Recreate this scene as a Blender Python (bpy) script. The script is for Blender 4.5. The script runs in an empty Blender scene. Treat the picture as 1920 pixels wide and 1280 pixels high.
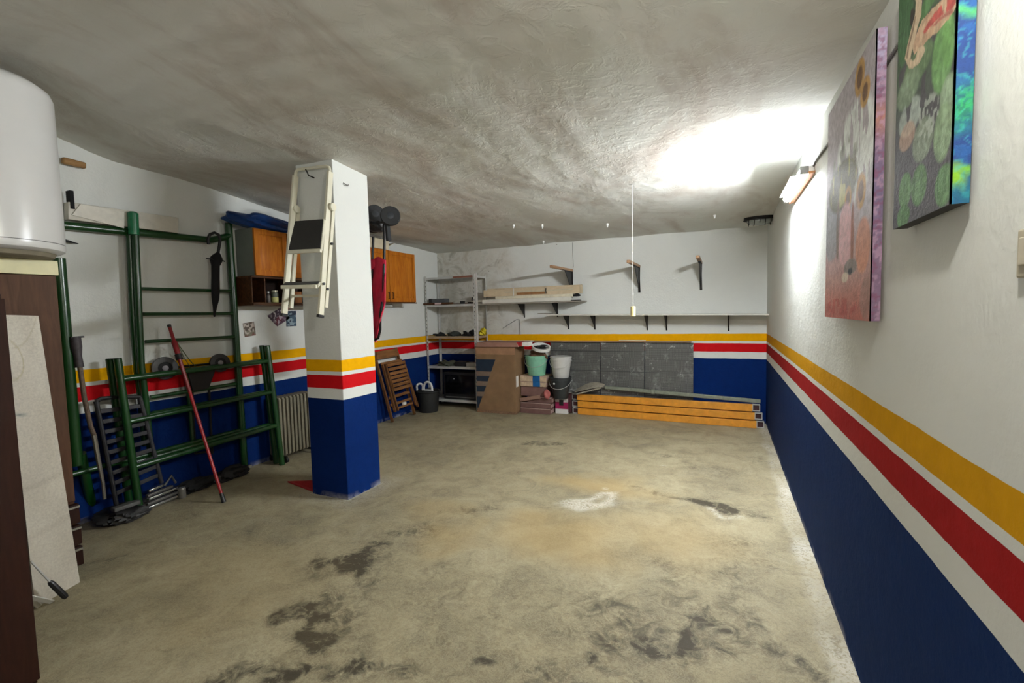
import bpy, math, random
import numpy as np
from mathutils import Vector, Matrix
random.seed(7); rng = np.random.default_rng(7)
S = bpy.context.scene
COL = S.collection
PI = math.pi

# ------------------------------------------------------------------ camera
H = 1.5
FPX = 874.9
F_ = np.array([-0.41167237, 0.90907694, -0.06407011])
R_ = np.array([0.91132333, 0.4109551, -0.02461099])
U_ = np.array([-0.00395666, 0.06852025, 0.99764188])
cam = bpy.data.cameras.new('camera')
cam.sensor_width = 36.0
cam.lens = FPX / 1920 * 36.0
cam.clip_start = 0.05
co = bpy.data.objects.new('camera', cam)
COL.objects.link(co)
m = Matrix.Identity(4)
for i in range(3):
    m[i][0] = R_[i]; m[i][1] = U_[i]; m[i][2] = -F_[i]
m[0][3], m[1][3], m[2][3] = 0, 0, H
co.matrix_world = m
S.camera = co

# ------------------------------------------------------------------ world and exposure
w = bpy.data.worlds.new('world'); S.world = w; w.use_nodes = True
w.node_tree.nodes['Background'].inputs[0].default_value = (0.6, 0.65, 0.7, 1)
w.node_tree.nodes['Background'].inputs[1].default_value = 0.08
vs = S.view_settings
vs.view_transform = 'Standard'; vs.look = 'None'; vs.gamma = 1.0; vs.use_curve_mapping = False
vs.exposure = 1.55
# soft fill light added behind the camera, set in an unseen opening
ld = bpy.data.lights.new('rear_fill', 'AREA'); ld.shape = 'RECTANGLE'; ld.size = 3.2; ld.size_y = 2.0
ld.energy = 8.0; ld.color = (1.0, 0.98, 0.95)
lo_ = bpy.data.objects.new('rear_fill', ld); COL.objects.link(lo_)
lo_.location = (-1.6, -1.51, 1.08); lo_.rotation_euler = (PI / 2, 0, 0)
TUBE_EMIT = 345.0       # the lit fluorescent tube on the right wall
BULB_EMIT = 320.0       # the ceiling bulb just above the photographer

XR, XL, YB, YF = 0.502, -4.344, 6.649, -1.5     # inner faces of the four walls

def at(ax, v, px, py):
    """point of the plane axis=v seen at photo pixel (measuring helper)"""
    d = F_ + (px - 960) / FPX * R_ - (py - 640) / FPX * U_
    o = np.array([0, 0, H])
    return o + (v - o[ax]) / d[ax] * d

# ------------------------------------------------------------------ materials
def lin(c):
    return tuple(((x / 255) / 12.92 if x / 255 <= 0.04045 else ((x / 255 + 0.055) / 1.055) ** 2.4) for x in c)
MATS = {}
def N(nt, t, **k):
    n = nt.nodes.new(t)
    for a, b in k.items():
        setattr(n, a, b)
    return n
def base(name):
    mt = bpy.data.materials.new(name); mt.use_nodes = True
    nt = mt.node_tree; bs = nt.nodes['Principled BSDF']
    MATS[name] = mt
    return mt, nt, bs
def coords(nt, scale=1.0):
    tc = N(nt, 'ShaderNodeTexCoord')
    mp = N(nt, 'ShaderNodeMapping')
    mp.inputs['Scale'].default_value = (scale,) * 3 if not isinstance(scale, tuple) else scale
    nt.links.new(tc.outputs['Object'], mp.inputs[0])
    return mp.outputs[0]
def noise(nt, vec, scale, detail=4, rough=0.55, dist=0.0):
    n = N(nt, 'ShaderNodeTexNoise')
    n.inputs['Scale'].default_value = scale; n.inputs['Detail'].default_value = detail
    n.inputs['Roughness'].default_value = rough; n.inputs['Distortion'].default_value = dist
    nt.links.new(vec, n.inputs['Vector'])
    return n.outputs[0]
def ramp(nt, fac, stops):
    r = N(nt, 'ShaderNodeValToRGB')
    e = r.color_ramp.elements
    while len(e) < len(stops): e.new(0.5)
    for i, (p, c) in enumerate(stops):
        e[i].position = p
        e[i].color = (*c, 1) if len(c) == 3 else c
    nt.links.new(fac, r.inputs[0])
    return r.outputs[0]
def mixc(nt, fac, a, b, mode='MIX'):
    mx = N(nt, 'ShaderNodeMix', data_type='RGBA', blend_type=mode)
    for s, v in ((0, fac), (6, a), (7, b)):
        if isinstance(v, (int, float)): mx.inputs[s].default_value = v
        elif isinstance(v, tuple): mx.inputs[s].default_value = (*v[:3], 1)
        else: nt.links.new(v, mx.inputs[s])
    return mx.outputs[2]
def math_(nt, op, a, b=None, clamp=False):
    n = N(nt, 'ShaderNodeMath', operation=op, use_clamp=clamp)
    for i, v in enumerate((a, b)):
        if v is None: continue
        if isinstance(v, (int, float)): n.inputs[i].default_value = v
        else: nt.links.new(v, n.inputs[i])
    return n.outputs[0]
def bump(nt, bs, h, strength=0.3, dist=0.01):
    b = N(nt, 'ShaderNodeBump')
    b.inputs['Strength'].default_value = strength; b.inputs['Distance'].default_value = dist
    nt.links.new(h, b.inputs['Height']); nt.links.new(b.outputs[0], bs.inputs['Normal'])
def M(name, rgb, rough=0.6, metal=0.0, var=0.12, scale=12.0, bmp=0.0, bscale=60.0, stretch=None, emit=0.0, spec=0.5):
    """plain procedural material: tint broken up by noise, optional relief"""
    if name in MATS: return MATS[name]
    mt, nt, bs = base(name)
    c = lin(rgb)
    v = coords(nt, stretch if stretch else 1.0)
    n = noise(nt, v, scale, 5, 0.6, 0.3)
    lo = tuple(x * (1 - var) for x in c); hi = tuple(min(1, x * (1 + var)) for x in c)
    nt.links.new(ramp(nt, n, [(0.3, lo), (0.7, hi)]), bs.inputs['Base Color'])
    bs.inputs['Roughness'].default_value = rough; bs.inputs['Metallic'].default_value = metal
    bs.inputs['Specular IOR Level'].default_value = spec
    if bmp: bump(nt, bs, noise(nt, v, bscale, 3), bmp, 0.004)
    if emit:
        bs.inputs['Emission Color'].default_value = (*c, 1); bs.inputs['Emission Strength'].default_value = emit
    return mt

# painted wall: white above, yellow / white / red / white / blue bands below
Z_YT, Z_YB, Z_RT, Z_RB, Z_BT = 1.146, 1.049, 1.020, 0.909, 0.823
WHITE = lin((224, 226, 221)); YEL = lin((234, 172, 8)); RED = lin((200, 24, 30)); BLU = lin((8, 36, 92))
def wall_mat(name, white=WHITE, rough=0.85, sheen=0.06, dirt=0.1, patch=None, bstr=0.35, red=RED, yel=YEL, blu=BLU):
    mt, nt, bs = base(name)
    tc = N(nt, 'ShaderNodeTexCoord')
    sx = N(nt, 'ShaderNodeSeparateXYZ'); nt.links.new(tc.outputs['Object'], sx.inputs[0])
    vec = tc.outputs['Object']
    wob = noise(nt, vec, 4.0, 3)
    z = math_(nt, 'ADD', sx.outputs[2], math_(nt, 'MULTIPLY', math_(nt, 'SUBTRACT', wob, 0.5), 0.012))
    n1 = noise(nt, vec, 1.4, 5, 0.6, 0.5)
    n2 = noise(nt, vec, 14.0, 5, 0.65, 0.4)
    wv = mixc(nt, n1, tuple(x * (1 - dirt) for x in white), white)
    wv = mixc(nt, math_(nt, 'MULTIPLY', n2, dirt), wv, tuple(x * 0.72 for x in white))
    if patch: wv = patch(nt, vec, sx, wv, white)
    col = wv
    for zt, zb, c in ((Z_YT, Z_YB, yel), (Z_RT, Z_RB, red), (Z_BT, -1.0, blu)):
        a = math_(nt, 'MULTIPLY', math_(nt, 'SUBTRACT', zt, z), 700.0, clamp=True)
        b = math_(nt, 'MULTIPLY', math_(nt, 'SUBTRACT', z, zb), 700.0, clamp=True)
        fac = math_(nt, 'MULTIPLY', a, b)
        cc = mixc(nt, n2, tuple(x * 0.82 for x in c), tuple(min(1, x * 1.12) for x in c))
        col = mixc(nt, fac, col, cc)
    # scuffed, chalky foot of the wall
    foot = math_(nt, 'MULTIPLY', math_(nt, 'SUBTRACT', 0.05, sx.outputs[2]), 22.0, clamp=True)
    foot = math_(nt, 'MULTIPLY', foot, ramp(nt, noise(nt, vec, 7.0, 4), [(0.45, (0, 0, 0)), (0.62, (0.8, 0.8, 0.8))]))
    col = mixc(nt, foot, col, lin((150, 150, 160)))
    nt.links.new(col, bs.inputs['Base Color'])
    bs.inputs['Roughness'].default_value = rough
    bs.inputs['Specular IOR Level'].default_value = sheen
    h = math_(nt, 'ADD', noise(nt, vec, 55.0, 4, 0.6), math_(nt, 'MULTIPLY', noise(nt, vec, 7.0, 3), 2.0))
    bump(nt, bs, h, bstr, 0.006)
    return mt
def back_patch(nt, vec, sx, wv, white):
    # raw, smeared plaster on the left third of the back wall
    side = math_(nt, 'MULTIPLY', math_(nt, 'SUBTRACT', -2.3, math_(nt, 'ADD', sx.outputs[0], noise(nt, vec, 3.0, 3))), 1.6, clamp=True)
    sm = ramp(nt, noise(nt, vec, 3.2, 6, 0.65, 1.6), [(0.35, lin((168, 163, 150))), (0.5, lin((205, 203, 194))), (0.66, lin((186, 180, 166)))])
    return mixc(nt, side, wv, sm)
M_WL = wall_mat('wall_left_paint', dirt=0.12)
M_WB = wall_mat('wall_back_paint', dirt=0.10, patch=back_patch)
M_WR = wall_mat('wall_right_paint', dirt=0.08, bstr=0.28, red=lin((160, 34, 36)), yel=lin((208, 152, 24)), blu=lin((24, 48, 96)))
M_PL = wall_mat('pillar_paint', dirt=0.06)

def ceiling_mat():
    mt, nt, bs = base('ceiling_plaster')
    v = coords(nt, (1.0, 0.45, 1.0))
    v2 = coords(nt, 1.0)
    a = noise(nt, v, 1.7, 6, 0.62, 0.8)
    c = ramp(nt, a, [(0.28, lin((184, 174, 164))), (0.5, lin((212, 211, 204))), (0.72, lin((214, 217, 210)))])
    nt.links.new(c, bs.inputs['Base Color'])
    bs.inputs['Roughness'].default_value = 0.75
    bs.inputs['Specular IOR Level'].default_value = 0.25
    r = ramp(nt, noise(nt, v2, 9.0, 5, 0.6, 1.5), [(0.50, (0, 0, 0)), (0.60, (0.9, 0.9, 0.9)), (0.66, (0.3, 0.3, 0.3))])
    h = math_(nt, 'ADD', math_(nt, 'MULTIPLY', r, 0.5), math_(nt, 'MULTIPLY', noise(nt, v2, 24.0, 4, 0.5), 0.35))
    h = math_(nt, 'ADD', h, math_(nt, 'MULTIPLY', noise(nt, v, 5.0, 4, 0.55, 0.8), 2.2))
    bump(nt, bs, h, 0.24, 0.012)
    return mt
M_CE = ceiling_mat()

def floor_mat():
    mt, nt, bs = base('stained_concrete')
    v = coords(nt, 1.0)
    at_ = N(nt, 'ShaderNodeAttribute', attribute_name='stain')
    sp = N(nt, 'ShaderNodeSeparateColor'); nt.links.new(at_.outputs['Color'], sp.inputs[0])
    n1 = noise(nt, v, 1.3, 6, 0.62, 0.8)
    n2 = noise(nt, v, 4.6, 7, 0.7, 0.9)
    n3 = noise(nt, v, 26.0, 6, 0.7, 2.4)
    c = ramp(nt, n1, [(0.3, lin((118, 110, 90))), (0.5, lin((150, 139, 110))), (0.7, lin((172, 162, 132)))])
    c2 = ramp(nt, n2, [(0.38, lin((88, 82, 68))), (0.5, lin((148, 138, 110))), (0.66, lin((178, 170, 142)))])
    c = mixc(nt, 0.34, c, c2)
    # thin pale swirls of worn cement
    sw = ramp(nt, n3, [(0.44, (0, 0, 0)), (0.5, (1, 1, 1)), (0.56, (0, 0, 0))])
    c = mixc(nt, math_(nt, 'MULTIPLY', sw, math_(nt, 'ADD', 0.27, math_(nt, 'MULTIPLY', sp.outputs[0], 0.35))), c, lin((196, 190, 160)))
    c = mixc(nt, math_(nt, 'MULTIPLY', ramp(nt, noise(nt, v, 60.0, 4, 0.7, 1.0), [(0.5, (0, 0, 0)), (0.7, (1, 1, 1))]), 0.35), c, lin((98, 92, 78)))
    # dirt rubbed in by tyres
    n5 = noise(nt, v, 11.0, 8, 0.72, 1.4)
    edge = math_(nt, 'MULTIPLY', math_(nt, 'ADD', math_(nt, 'SUBTRACT', sp.outputs[0], 0.14), math_(nt, 'MULTIPLY', math_(nt, 'SUBTRACT', 0.5, n5), 3.4)), 1.25, clamp=True)
    dk = math_(nt, 'MULTIPLY', edge, math_(nt, 'MULTIPLY', sp.outputs[0], 1.15, clamp=True))
    c = mixc(nt, math_(nt, 'MULTIPLY', dk, 1.15, clamp=True), c, lin((70, 64, 51)))
    c = mixc(nt, math_(nt, 'MULTIPLY', sp.outputs[2], 0.6), c, lin((176, 148, 92)))
    wh = math_(nt, 'MULTIPLY', sp.outputs[1], ramp(nt, n3, [(0.40, (0.1, 0.1, 0.1)), (0.56, (1, 1, 1))]))
    c = mixc(nt, wh, c, lin((226, 224, 214)))
    nt.links.new(c, bs.inputs['Base Color'])
    rg = ramp(nt, n1, [(0.3, (0.55,) * 3), (0.7, (0.8,) * 3)])
    nt.links.new(rg, bs.inputs['Roughness'])
    bs.inputs['Specular IOR Level'].default_value = 0.35
    h = math_(nt, 'ADD', n3, math_(nt, 'MULTIPLY', n2, 1.5))
    bump(nt, bs, h, 0.5, 0.007)
    return mt
M_FL = floor_mat()

def attr_mat(name, rough=0.45, bstr=0.5):
    """hand-painted or printed surface: its picture is a colour attribute on the mesh"""
    mt, nt, bs = base(name)
    a = N(nt, 'ShaderNodeAttribute', attribute_name='paint')
    v = coords(nt, 1.0)
    n = noise(nt, v, 90.0, 4, 0.6, 0.6)
    c = mixc(nt, 0.35, a.outputs['Color'], ramp(nt, n, [(0.3, (0.35,) * 3), (0.7, (0.75,) * 3)]), 'OVERLAY')
    nt.links.new(c, bs.inputs['Base Color'])
    bs.inputs['Roughness'].default_value = rough
    if bstr: bump(nt, bs, n, bstr, 0.003)
    return mt
M_OIL = attr_mat('oil_paint', .72)
M_PRINT = attr_mat('photo_print', 0.3, 0.0)

def wood(name, rgb, dark, scale=(1, 1, 14), rough=0.45, ring=3.0):
    mt, nt, bs = base(name)
    v = coords(nt, scale)
    n = noise(nt, v, ring, 5, 0.6, 1.2)
    f = noise(nt, v, ring * 9, 4, 0.6, 0.6)
    c = mixc(nt, ramp(nt, n, [(0.35, (0, 0, 0)), (0.65, (1, 1, 1))]), lin(dark), lin(rgb))
    c = mixc(nt, math_(nt, 'MULTIPLY', f, 0.25), c, tuple(x * 0.5 for x in lin(dark)))
    nt.links.new(c, bs.inputs['Base Color'])
    bs.inputs['Roughness'].default_value = rough
    bs.inputs['Specular IOR Level'].default_value = 0.18
    bump(nt, bs, f, 0.15, 0.002)
    return mt
# grain runs along the axis whose scale is smallest
W_CAB = wood('honey_pine', (198, 122, 30), (160, 86, 14), (9, 9, 1))
W_CHAIR = wood('chair_wood', (148, 104, 64), (108, 72, 40), (9, 1, 9))
W_CHAIRV = wood('chair_rail_wood', (134, 92, 56), (94, 62, 36), (9, 9, 1))
W_BRN = wood('brown_laminate', (92, 64, 46), (74, 50, 36), (9, 9, 1), 0.55)
W_DRK = wood('dark_brown_laminate', (48, 24, 15), (38, 18, 11), (9, 9, 1), 0.6)
W_SHELF = wood('shelf_brown_wood', (92, 58, 34), (62, 38, 22), (9, 1, 9))
W_BAT = wood('pale_batten_wood', (186, 150, 116), (150, 112, 80), (9, 1, 9))
W_BATX = wood('pale_batten_wood_x', (176, 144, 112), (138, 104, 76), (1, 9, 9))
W_PEG = wood('peg_wood', (170, 132, 84), (140, 102, 60), (9, 1, 9))

def diamond_plate():
    mt, nt, bs = base('chequer_plate')
    tc = N(nt, 'ShaderNodeTexCoord')
    mp = N(nt, 'ShaderNodeMapping'); mp.inputs['Rotation'].default_value = (0, PI / 4, 0)
    nt.links.new(tc.outputs['Object'], mp.inputs[0])
    ck = N(nt, 'ShaderNodeTexChecker'); ck.inputs['Scale'].default_value = 95.0
    nt.links.new(mp.outputs[0], ck.inputs[0])
    v = tc.outputs['Object']
    n = noise(nt, v, 3.0, 5, 0.6, 0.4)
    c = mixc(nt, ck.outputs[1], lin((58, 59, 57)), lin((114, 114, 110)))
    c = mixc(nt, ramp(nt, n, [(0.35, (0, 0, 0)), (0.7, (0.7, 0.7, 0.7))]), c, lin((84, 84, 82)))
    sp = ramp(nt, noise(nt, v, 9.0, 6, 0.72, 0.8), [(0.60, (0, 0, 0)), (0.67, (0.7, 0.7, 0.7))])
    c = mixc(nt, sp, c, lin((196, 198, 194)))
    sp2 = ramp(nt, noise(nt, v, 4.2, 7, 0.75, 0.3), [(0.54, (0, 0, 0)), (0.70, (0.5, 0.5, 0.5))])
    c = mixc(nt, sp2, c, lin((168, 170, 168)))
    nt.links.new(c, bs.inputs['Base Color'])
    bs.inputs['Roughness'].default_value = 0.5; bs.inputs['Metallic'].default_value = 0.25
    bump(nt, bs, ck.outputs[1], 0.4, 0.003)
    return mt
M_PLATE = diamond_plate()

G_PIPE = M('green_enamel', (14, 58, 20), 0.28, 0.0, 0.18, 5.0, spec=0.6)
G_CAP = M('teal_green_enamel', (20, 104, 66), 0.3, 0.0, 0.2, 40.0)
K_PLAS = M('black_plastic', (24, 24, 26), 0.45, 0.0, 0.2)
K_RUB = M('black_rubber', (24, 25, 27), 0.7, 0.0, 0.2)
K_MET = M('black_metal', (30, 28, 28), 0.45, 0.4, 0.2)
K_CLOTH = M('black_cloth', (16, 16, 18), 0.9, 0.0, 0.3, 20, 0.3, 90)
GR_MET = M('galvanised_steel', (196, 196, 192), 0.42, 0.2, 0.14, 9)
CHROME = M('chrome', (190, 190, 190), 0.22, 0.9, 0.1)
W_ENAM = M('white_enamel', (222, 222, 220), 0.25, 0.0, 0.03, 3)
W_LADD = M('cream_ladder_paint', (222, 218, 196), 0.4, 0.0, 0.06)
W_PLAS = M('white_plastic', (220, 220, 216), 0.4, 0.0, 0.05)
W_PAINT = M('white_painted_board', (205, 203, 194), 0.55, 0.0, 0.1, 6, 0.1)
CREAM = M('cream_painted_board', (226, 220, 176), 0.5, 0.0, 0.06)
CARD = M('brown_cardboard', (128, 100, 70), 0.85, 0.0, 0.14, 6, 0.15, 40)
CARD2 = M('pale_cardboard', (196, 178, 148), 0.85, 0.0, 0.12, 10, 0.15, 40)
CARD3 = M('purple_brown_carton', (112, 82, 76), 0.8, 0.0, 0.15, 10)
ORNG = M('orange_rack_paint', (214, 144, 44), 0.45, 0.0, 0.16, 14)
BLUE_P = M('blue_polythene', (16, 54, 110), 0.35, 0.0, 0.25, 9, 0.5, 14)
RED_CL = M('raspberry_nylon', (222, 42, 78), 0.6, 0.0, 0.15, 8, 0.4, 12)
RED_P = M('red_pole_paint', (158, 34, 36), 0.35, 0.0, 0.2)
RED_RAG = M('red_rag', (150, 14, 18), 0.8, 0.0, 0.2)
GREYC = M('grey_cabinet_side', (112, 118, 110), 0.6, 0.0, 0.05)
RAD = M('beige_radiator_enamel', (122, 116, 98), 0.45, 0.0, 0.08)
GRN_B = M('mint_plastic', (128, 186, 158), 0.5, 0.0, 0.1)
LGREY_B = M('pale_grey_plastic', (196, 196, 192), 0.5, 0.0, 0.06)
DKG_B = M('charcoal_plastic', (44, 48, 50), 0.5, 0.0, 0.1)
PIPE_G = M('weathered_grey_green_pipe', (128, 134, 120), 0.5, 0.2, 0.2, 20)
GREYBARK = M('grey_weathered_board', (138, 132, 118), 0.8, 0.0, 0.25, 25, 0.4, 40)
MAG = M('magenta_print', (150, 20, 78), 0.5, 0.0, 0.1)
NAVY = M('navy_print', (20, 38, 56), 0.6, 0.0, 0.15)
BEIGE = M('beige_print', (188, 166, 138), 0.7, 0.0, 0.2, 30)
BLTAPE = M('blue_tape', (16, 92, 150), 0.4, 0.0, 0.1)
YELO = M('yellow_plastic', (214, 196, 40), 0.5, 0.0, 0.15)
CORDM = M('cord_white', (220, 218, 208), 0.6, 0.0, 0.05)
KNOB = M('cream_knob', (232, 214, 150), 0.4, 0.0, 0.06)
DARKR = M('brown_rags', (96, 70, 50), 0.9, 0.0, 0.4, 25, 0.6, 40)
MAT_BLK = M('black_rubber_mat', (46, 45, 44), 0.8, 0.0, 0.12, 60, 0.5, 160)
PINKT = M('pinkish_galvanised', (166, 140, 128), 0.5, 0.2, 0.15, 20)
GREYP = M('grey_plastic', (120, 120, 118), 0.5, 0.0, 0.1)
BRASS = M('yellow_green_label', (190, 190, 120), 0.5, 0.0, 0.1)
GLASS_D = M('dark_glass', (10, 10, 12), 0.15, 0.0, 0.1)
ORLINE = M('orange_brown_trim', (170, 112, 66), 0.5, 0.0, 0.1)
TUBE = M('lit_tube', (246, 251, 255), 0.4, emit=TUBE_EMIT)
BULB = M('lit_bulb', (255, 252, 244), 0.4, emit=BULB_EMIT)

# ------------------------------------------------------------------ mesh building
class MB:
    """collects shapes and links them as one mesh object"""
    def __init__(s): s.v = []; s.f = []
    def add(s, vs_, fs_):
        o = len(s.v); s.v += [tuple(float(c) for c in p) for p in vs_]; s.f += [tuple(i + o for i in f) for f in fs_]; return s
    def hexa(s, p):            # p: 4 bottom then 4 top, same winding
        return s.add(p, [(3, 2, 1, 0), (4, 5, 6, 7), (0, 1, 5, 4), (1, 2, 6, 5), (2, 3, 7, 6), (3, 0, 4, 7)])
    def box(s, lo, hi):
        x0, y0, z0 = lo; x1, y1, z1 = hi
        return s.hexa([(x0, y0, z0), (x1, y0, z0), (x1, y1, z0), (x0, y1, z0), (x0, y0, z1), (x1, y0, z1), (x1, y1, z1), (x0, y1, z1)])
    def bar(s, a, b, wd, th, side=(0, 0, 1)):
        """rectangular bar from a to b: wd along side, th across"""
        a = Vector(a); b = Vector(b); d = (b - a).normalized(); sd = Vector(side); sd = (sd - sd.dot(d) * d).normalized(); n = d.cross(sd)
        q = [(-1, -1), (1, -1), (1, 1), (-1, 1)]
        return s.hexa([a + sd * (i * wd / 2) + n * (j * th / 2) for i, j in q] + [b + sd * (i * wd / 2) + n * (j * th / 2) for i, j in q])
    def tube(s, pts, r, seg=12, cap=True):
        pts = [Vector(p) for p in pts]; n = len(pts); rr = r if isinstance(r, (list, tuple)) else [r] * n
        ref = Vector((0.13, 0.31, 0.94)); rings = []; last = None
        for i in range(n):
            d = (pts[min(i + 1, n - 1)] - pts[max(i - 1, 0)]).normalized()
            u = last if last is not None else (ref if abs(ref.dot(d)) < 0.95 else Vector((1, 0, 0)))
            u = (u - u.dot(d) * d).normalized(); last = u; v = d.cross(u)
            rings.append([pts[i] + (u * math.cos(2 * PI * k / seg) + v * math.sin(2 * PI * k / seg)) * rr[i] for k in range(seg)])
        vs_ = [p for rg in rings for p in rg]; fs_ = []
        for i in range(n - 1):
            for k in range(seg):
                a = i * seg + k; b = i * seg + (k + 1) % seg
                fs_.append((a, b, b + seg, a + seg))
        if cap: fs_ += [tuple(range(seg))[::-1], tuple((n - 1) * seg + k for k in range(seg))]
        return s.add(vs_, fs_)
    def lathe(s, c, prof, seg=28, axis=(0, 0, 1), xs=1.0, ys=1.0):
        c = Vector(c); ax = Vector(axis).normalized(); u = ax.orthogonal().normalized(); v = ax.cross(u)
        if abs(ax.z) > .99: u, v = Vector((1, 0, 0)), Vector((0, 1, 0)) * (1 if ax.z > 0 else -1)
        vs_ = []; fs_ = []
        for (r, h) in prof:
            for k in range(seg):
                a = 2 * PI * k / seg
                vs_.append(c + ax * h + u * (r * xs * math.cos(a)) + v * (r * ys * math.sin(a)))
        for i in range(len(prof) - 1):
            for k in range(seg):
                a = i * seg + k; b = i * seg + (k + 1) % seg
                fs_.append((a, b, b + seg, a + seg))
        fs_ += [tuple(range(seg))[::-1], tuple((len(prof) - 1) * seg + k for k in range(seg))]
        return s.add(vs_, fs_)
    def prism(s, poly, ext):
        e = Vector(ext); n = len(poly); p = [Vector(q) for q in poly]
        return s.add(p + [q + e for q in p], [tuple(range(n))[::-1], tuple(range(n, 2 * n))] + [(i, (i + 1) % n, (i + 1) % n + n, i + n) for i in range(n)])
    def blob(s, c, r, amp=0.15, seed=0, nu=24, nv=14, flat=None, freq=3.0):
        g = np.random.default_rng(seed); ph = g.uniform(0, 6.28, (6, 3)); fr = g.uniform(0.6, 1.6, (6, 3)) * freq
        vs_ = []; fs_ = []
        for j in range(nv + 1):
            t = PI * j / nv
            for i in range(nu):
                a = 2 * PI * i / nu
                d = np.array([math.sin(t) * math.cos(a), math.sin(t) * math.sin(a), math.cos(t)])
                k = 1 + amp * sum(math.sin(fr[q] @ d + ph[q][0]) for q in range(6)) / 2.4
                p = np.array(c) + d * np.array(r) * k
                if flat is not None: p[2] = max(p[2], flat)
                vs_.append(p)
        for j in range(nv):
            for i in range(nu):
                a = j * nu + i; b = j * nu + (i + 1) % nu
                fs_.append((a + nu, b + nu, b, a))
        return s.add(vs_, fs_)
    def build(s, name, mat, parent=None, bevel=0.0, smooth=30, kind=None):
        me = bpy.data.meshes.new(name)
        off = parent_loc(parent)
        me.from_pydata([(x - off[0], y - off[1], z - off[2]) for x, y, z in s.v], [], s.f)
        me.update()
        import bmesh
        bm = bmesh.new(); bm.from_mesh(me); bmesh.ops.recalc_face_normals(bm, faces=bm.faces); bm.to_mesh(me); bm.free()
        if smooth:
            me.polygons.foreach_set('use_smooth', [True] * len(me.polygons))
            me.set_sharp_from_angle(angle=math.radians(smooth))
        me.materials.append(mat)
        o = bpy.data.objects.new(name, me); COL.objects.link(o)
        if parent is not None: o.parent = parent
        if bevel:
            b = o.modifiers.new('bevel', 'BEVEL'); b.width = bevel; b.segments = 2; b.limit_method = 'ANGLE'; b.angle_limit = math.radians(40)
        if kind: o['kind'] = kind
        return o
def parent_loc(p):
    x = Vector((0, 0, 0))
    while p is not None:
        x = x + p.location; p = p.parent
    return x
def tag(o, label, cat, group=None):
    o['label'] = label; o['category'] = cat
    if group: o['group'] = group
    return o
def thing(name, label, cat, loc, group=None):
    o = bpy.data.objects.new(name, None); o.empty_display_size = 0.1
    o.location = Vector([float(c) for c in loc]); COL.objects.link(o)
    return tag(o, label, cat, group)
def struct(o): o['kind'] = 'structure'; return o
def BX(lo, hi): return MB().box(lo, hi)
def paint_grid(name, P0, du, dv, nu, nv, fn, mat, parent=None, thick=None, attr='paint'):
    """grid P0 + u*du + v*dv (u, v in 0..1) with a colour attribute fn(points) -> rgb"""
    u = np.linspace(0, 1, nu); v = np.linspace(0, 1, nv)
    uu, vv = np.meshgrid(u, v)
    P = np.array(P0) + uu[..., None] * np.array(du) + vv[..., None] * np.array(dv)
    P = P.reshape(-1, 3); C = fn(P)
    off = np.array(parent_loc(parent))
    vs_ = [tuple(p) for p in (P - off)]
    fs_ = [(j * nu + i, j * nu + i + 1, (j + 1) * nu + i + 1, (j + 1) * nu + i) for j in range(nv - 1) for i in range(nu - 1)]
    if thick is not None:
        k = len(vs_); cs = [0, nu - 1, nv * nu - 1, (nv - 1) * nu]
        for c in cs: vs_.append(tuple(P[c] - off + np.array(thick)))
        C = np.vstack([C, C[cs]])
        bot = [i for i in range(nu)]; top = [(nv - 1) * nu + i for i in range(nu)]
        lf = [j * nu for j in range(nv)]; rt = [j * nu + nu - 1 for j in range(nv)]
        fs_ += [tuple(bot) + (k + 1, k), tuple(top[::-1]) + (k + 3, k + 2), tuple(lf[::-1]) + (k, k + 3), tuple(rt) + (k + 2, k + 1), (k, k + 1, k + 2, k + 3)]
    me = bpy.data.meshes.new(name); me.from_pydata(vs_, [], fs_); me.update()
    ca = me.color_attributes.new(attr, 'FLOAT_COLOR', 'POINT')
    ca.data.foreach_set('color', np.hstack([C, np.ones((len(C), 1))]).astype(np.float32).ravel())
    me.materials.append(mat)
    o = bpy.data.objects.new(name, me); COL.objects.link(o)
    if parent is not None: o.parent = parent
    return o
def vnoise(x, y, seed, sc):
    """cheap smooth value noise for painted patterns"""
    g = np.random.default_rng(seed); T = g.random((64, 64))
    X = x * sc; Y = y * sc; xi = np.floor(X).astype(int); yi = np.floor(Y).astype(int)
    fx = X - xi; fy = Y - yi; fx = fx * fx * (3 - 2 * fx); fy = fy * fy * (3 - 2 * fy)
    a = T[xi % 64, yi % 64]; b = T[(xi + 1) % 64, yi % 64]; c = T[xi % 64, (yi + 1) % 64]; d = T[(xi + 1) % 64, (yi + 1) % 64]
    return (a * (1 - fx) + b * fx) * (1 - fy) + (c * (1 - fx) + d * fx) * fy

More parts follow.
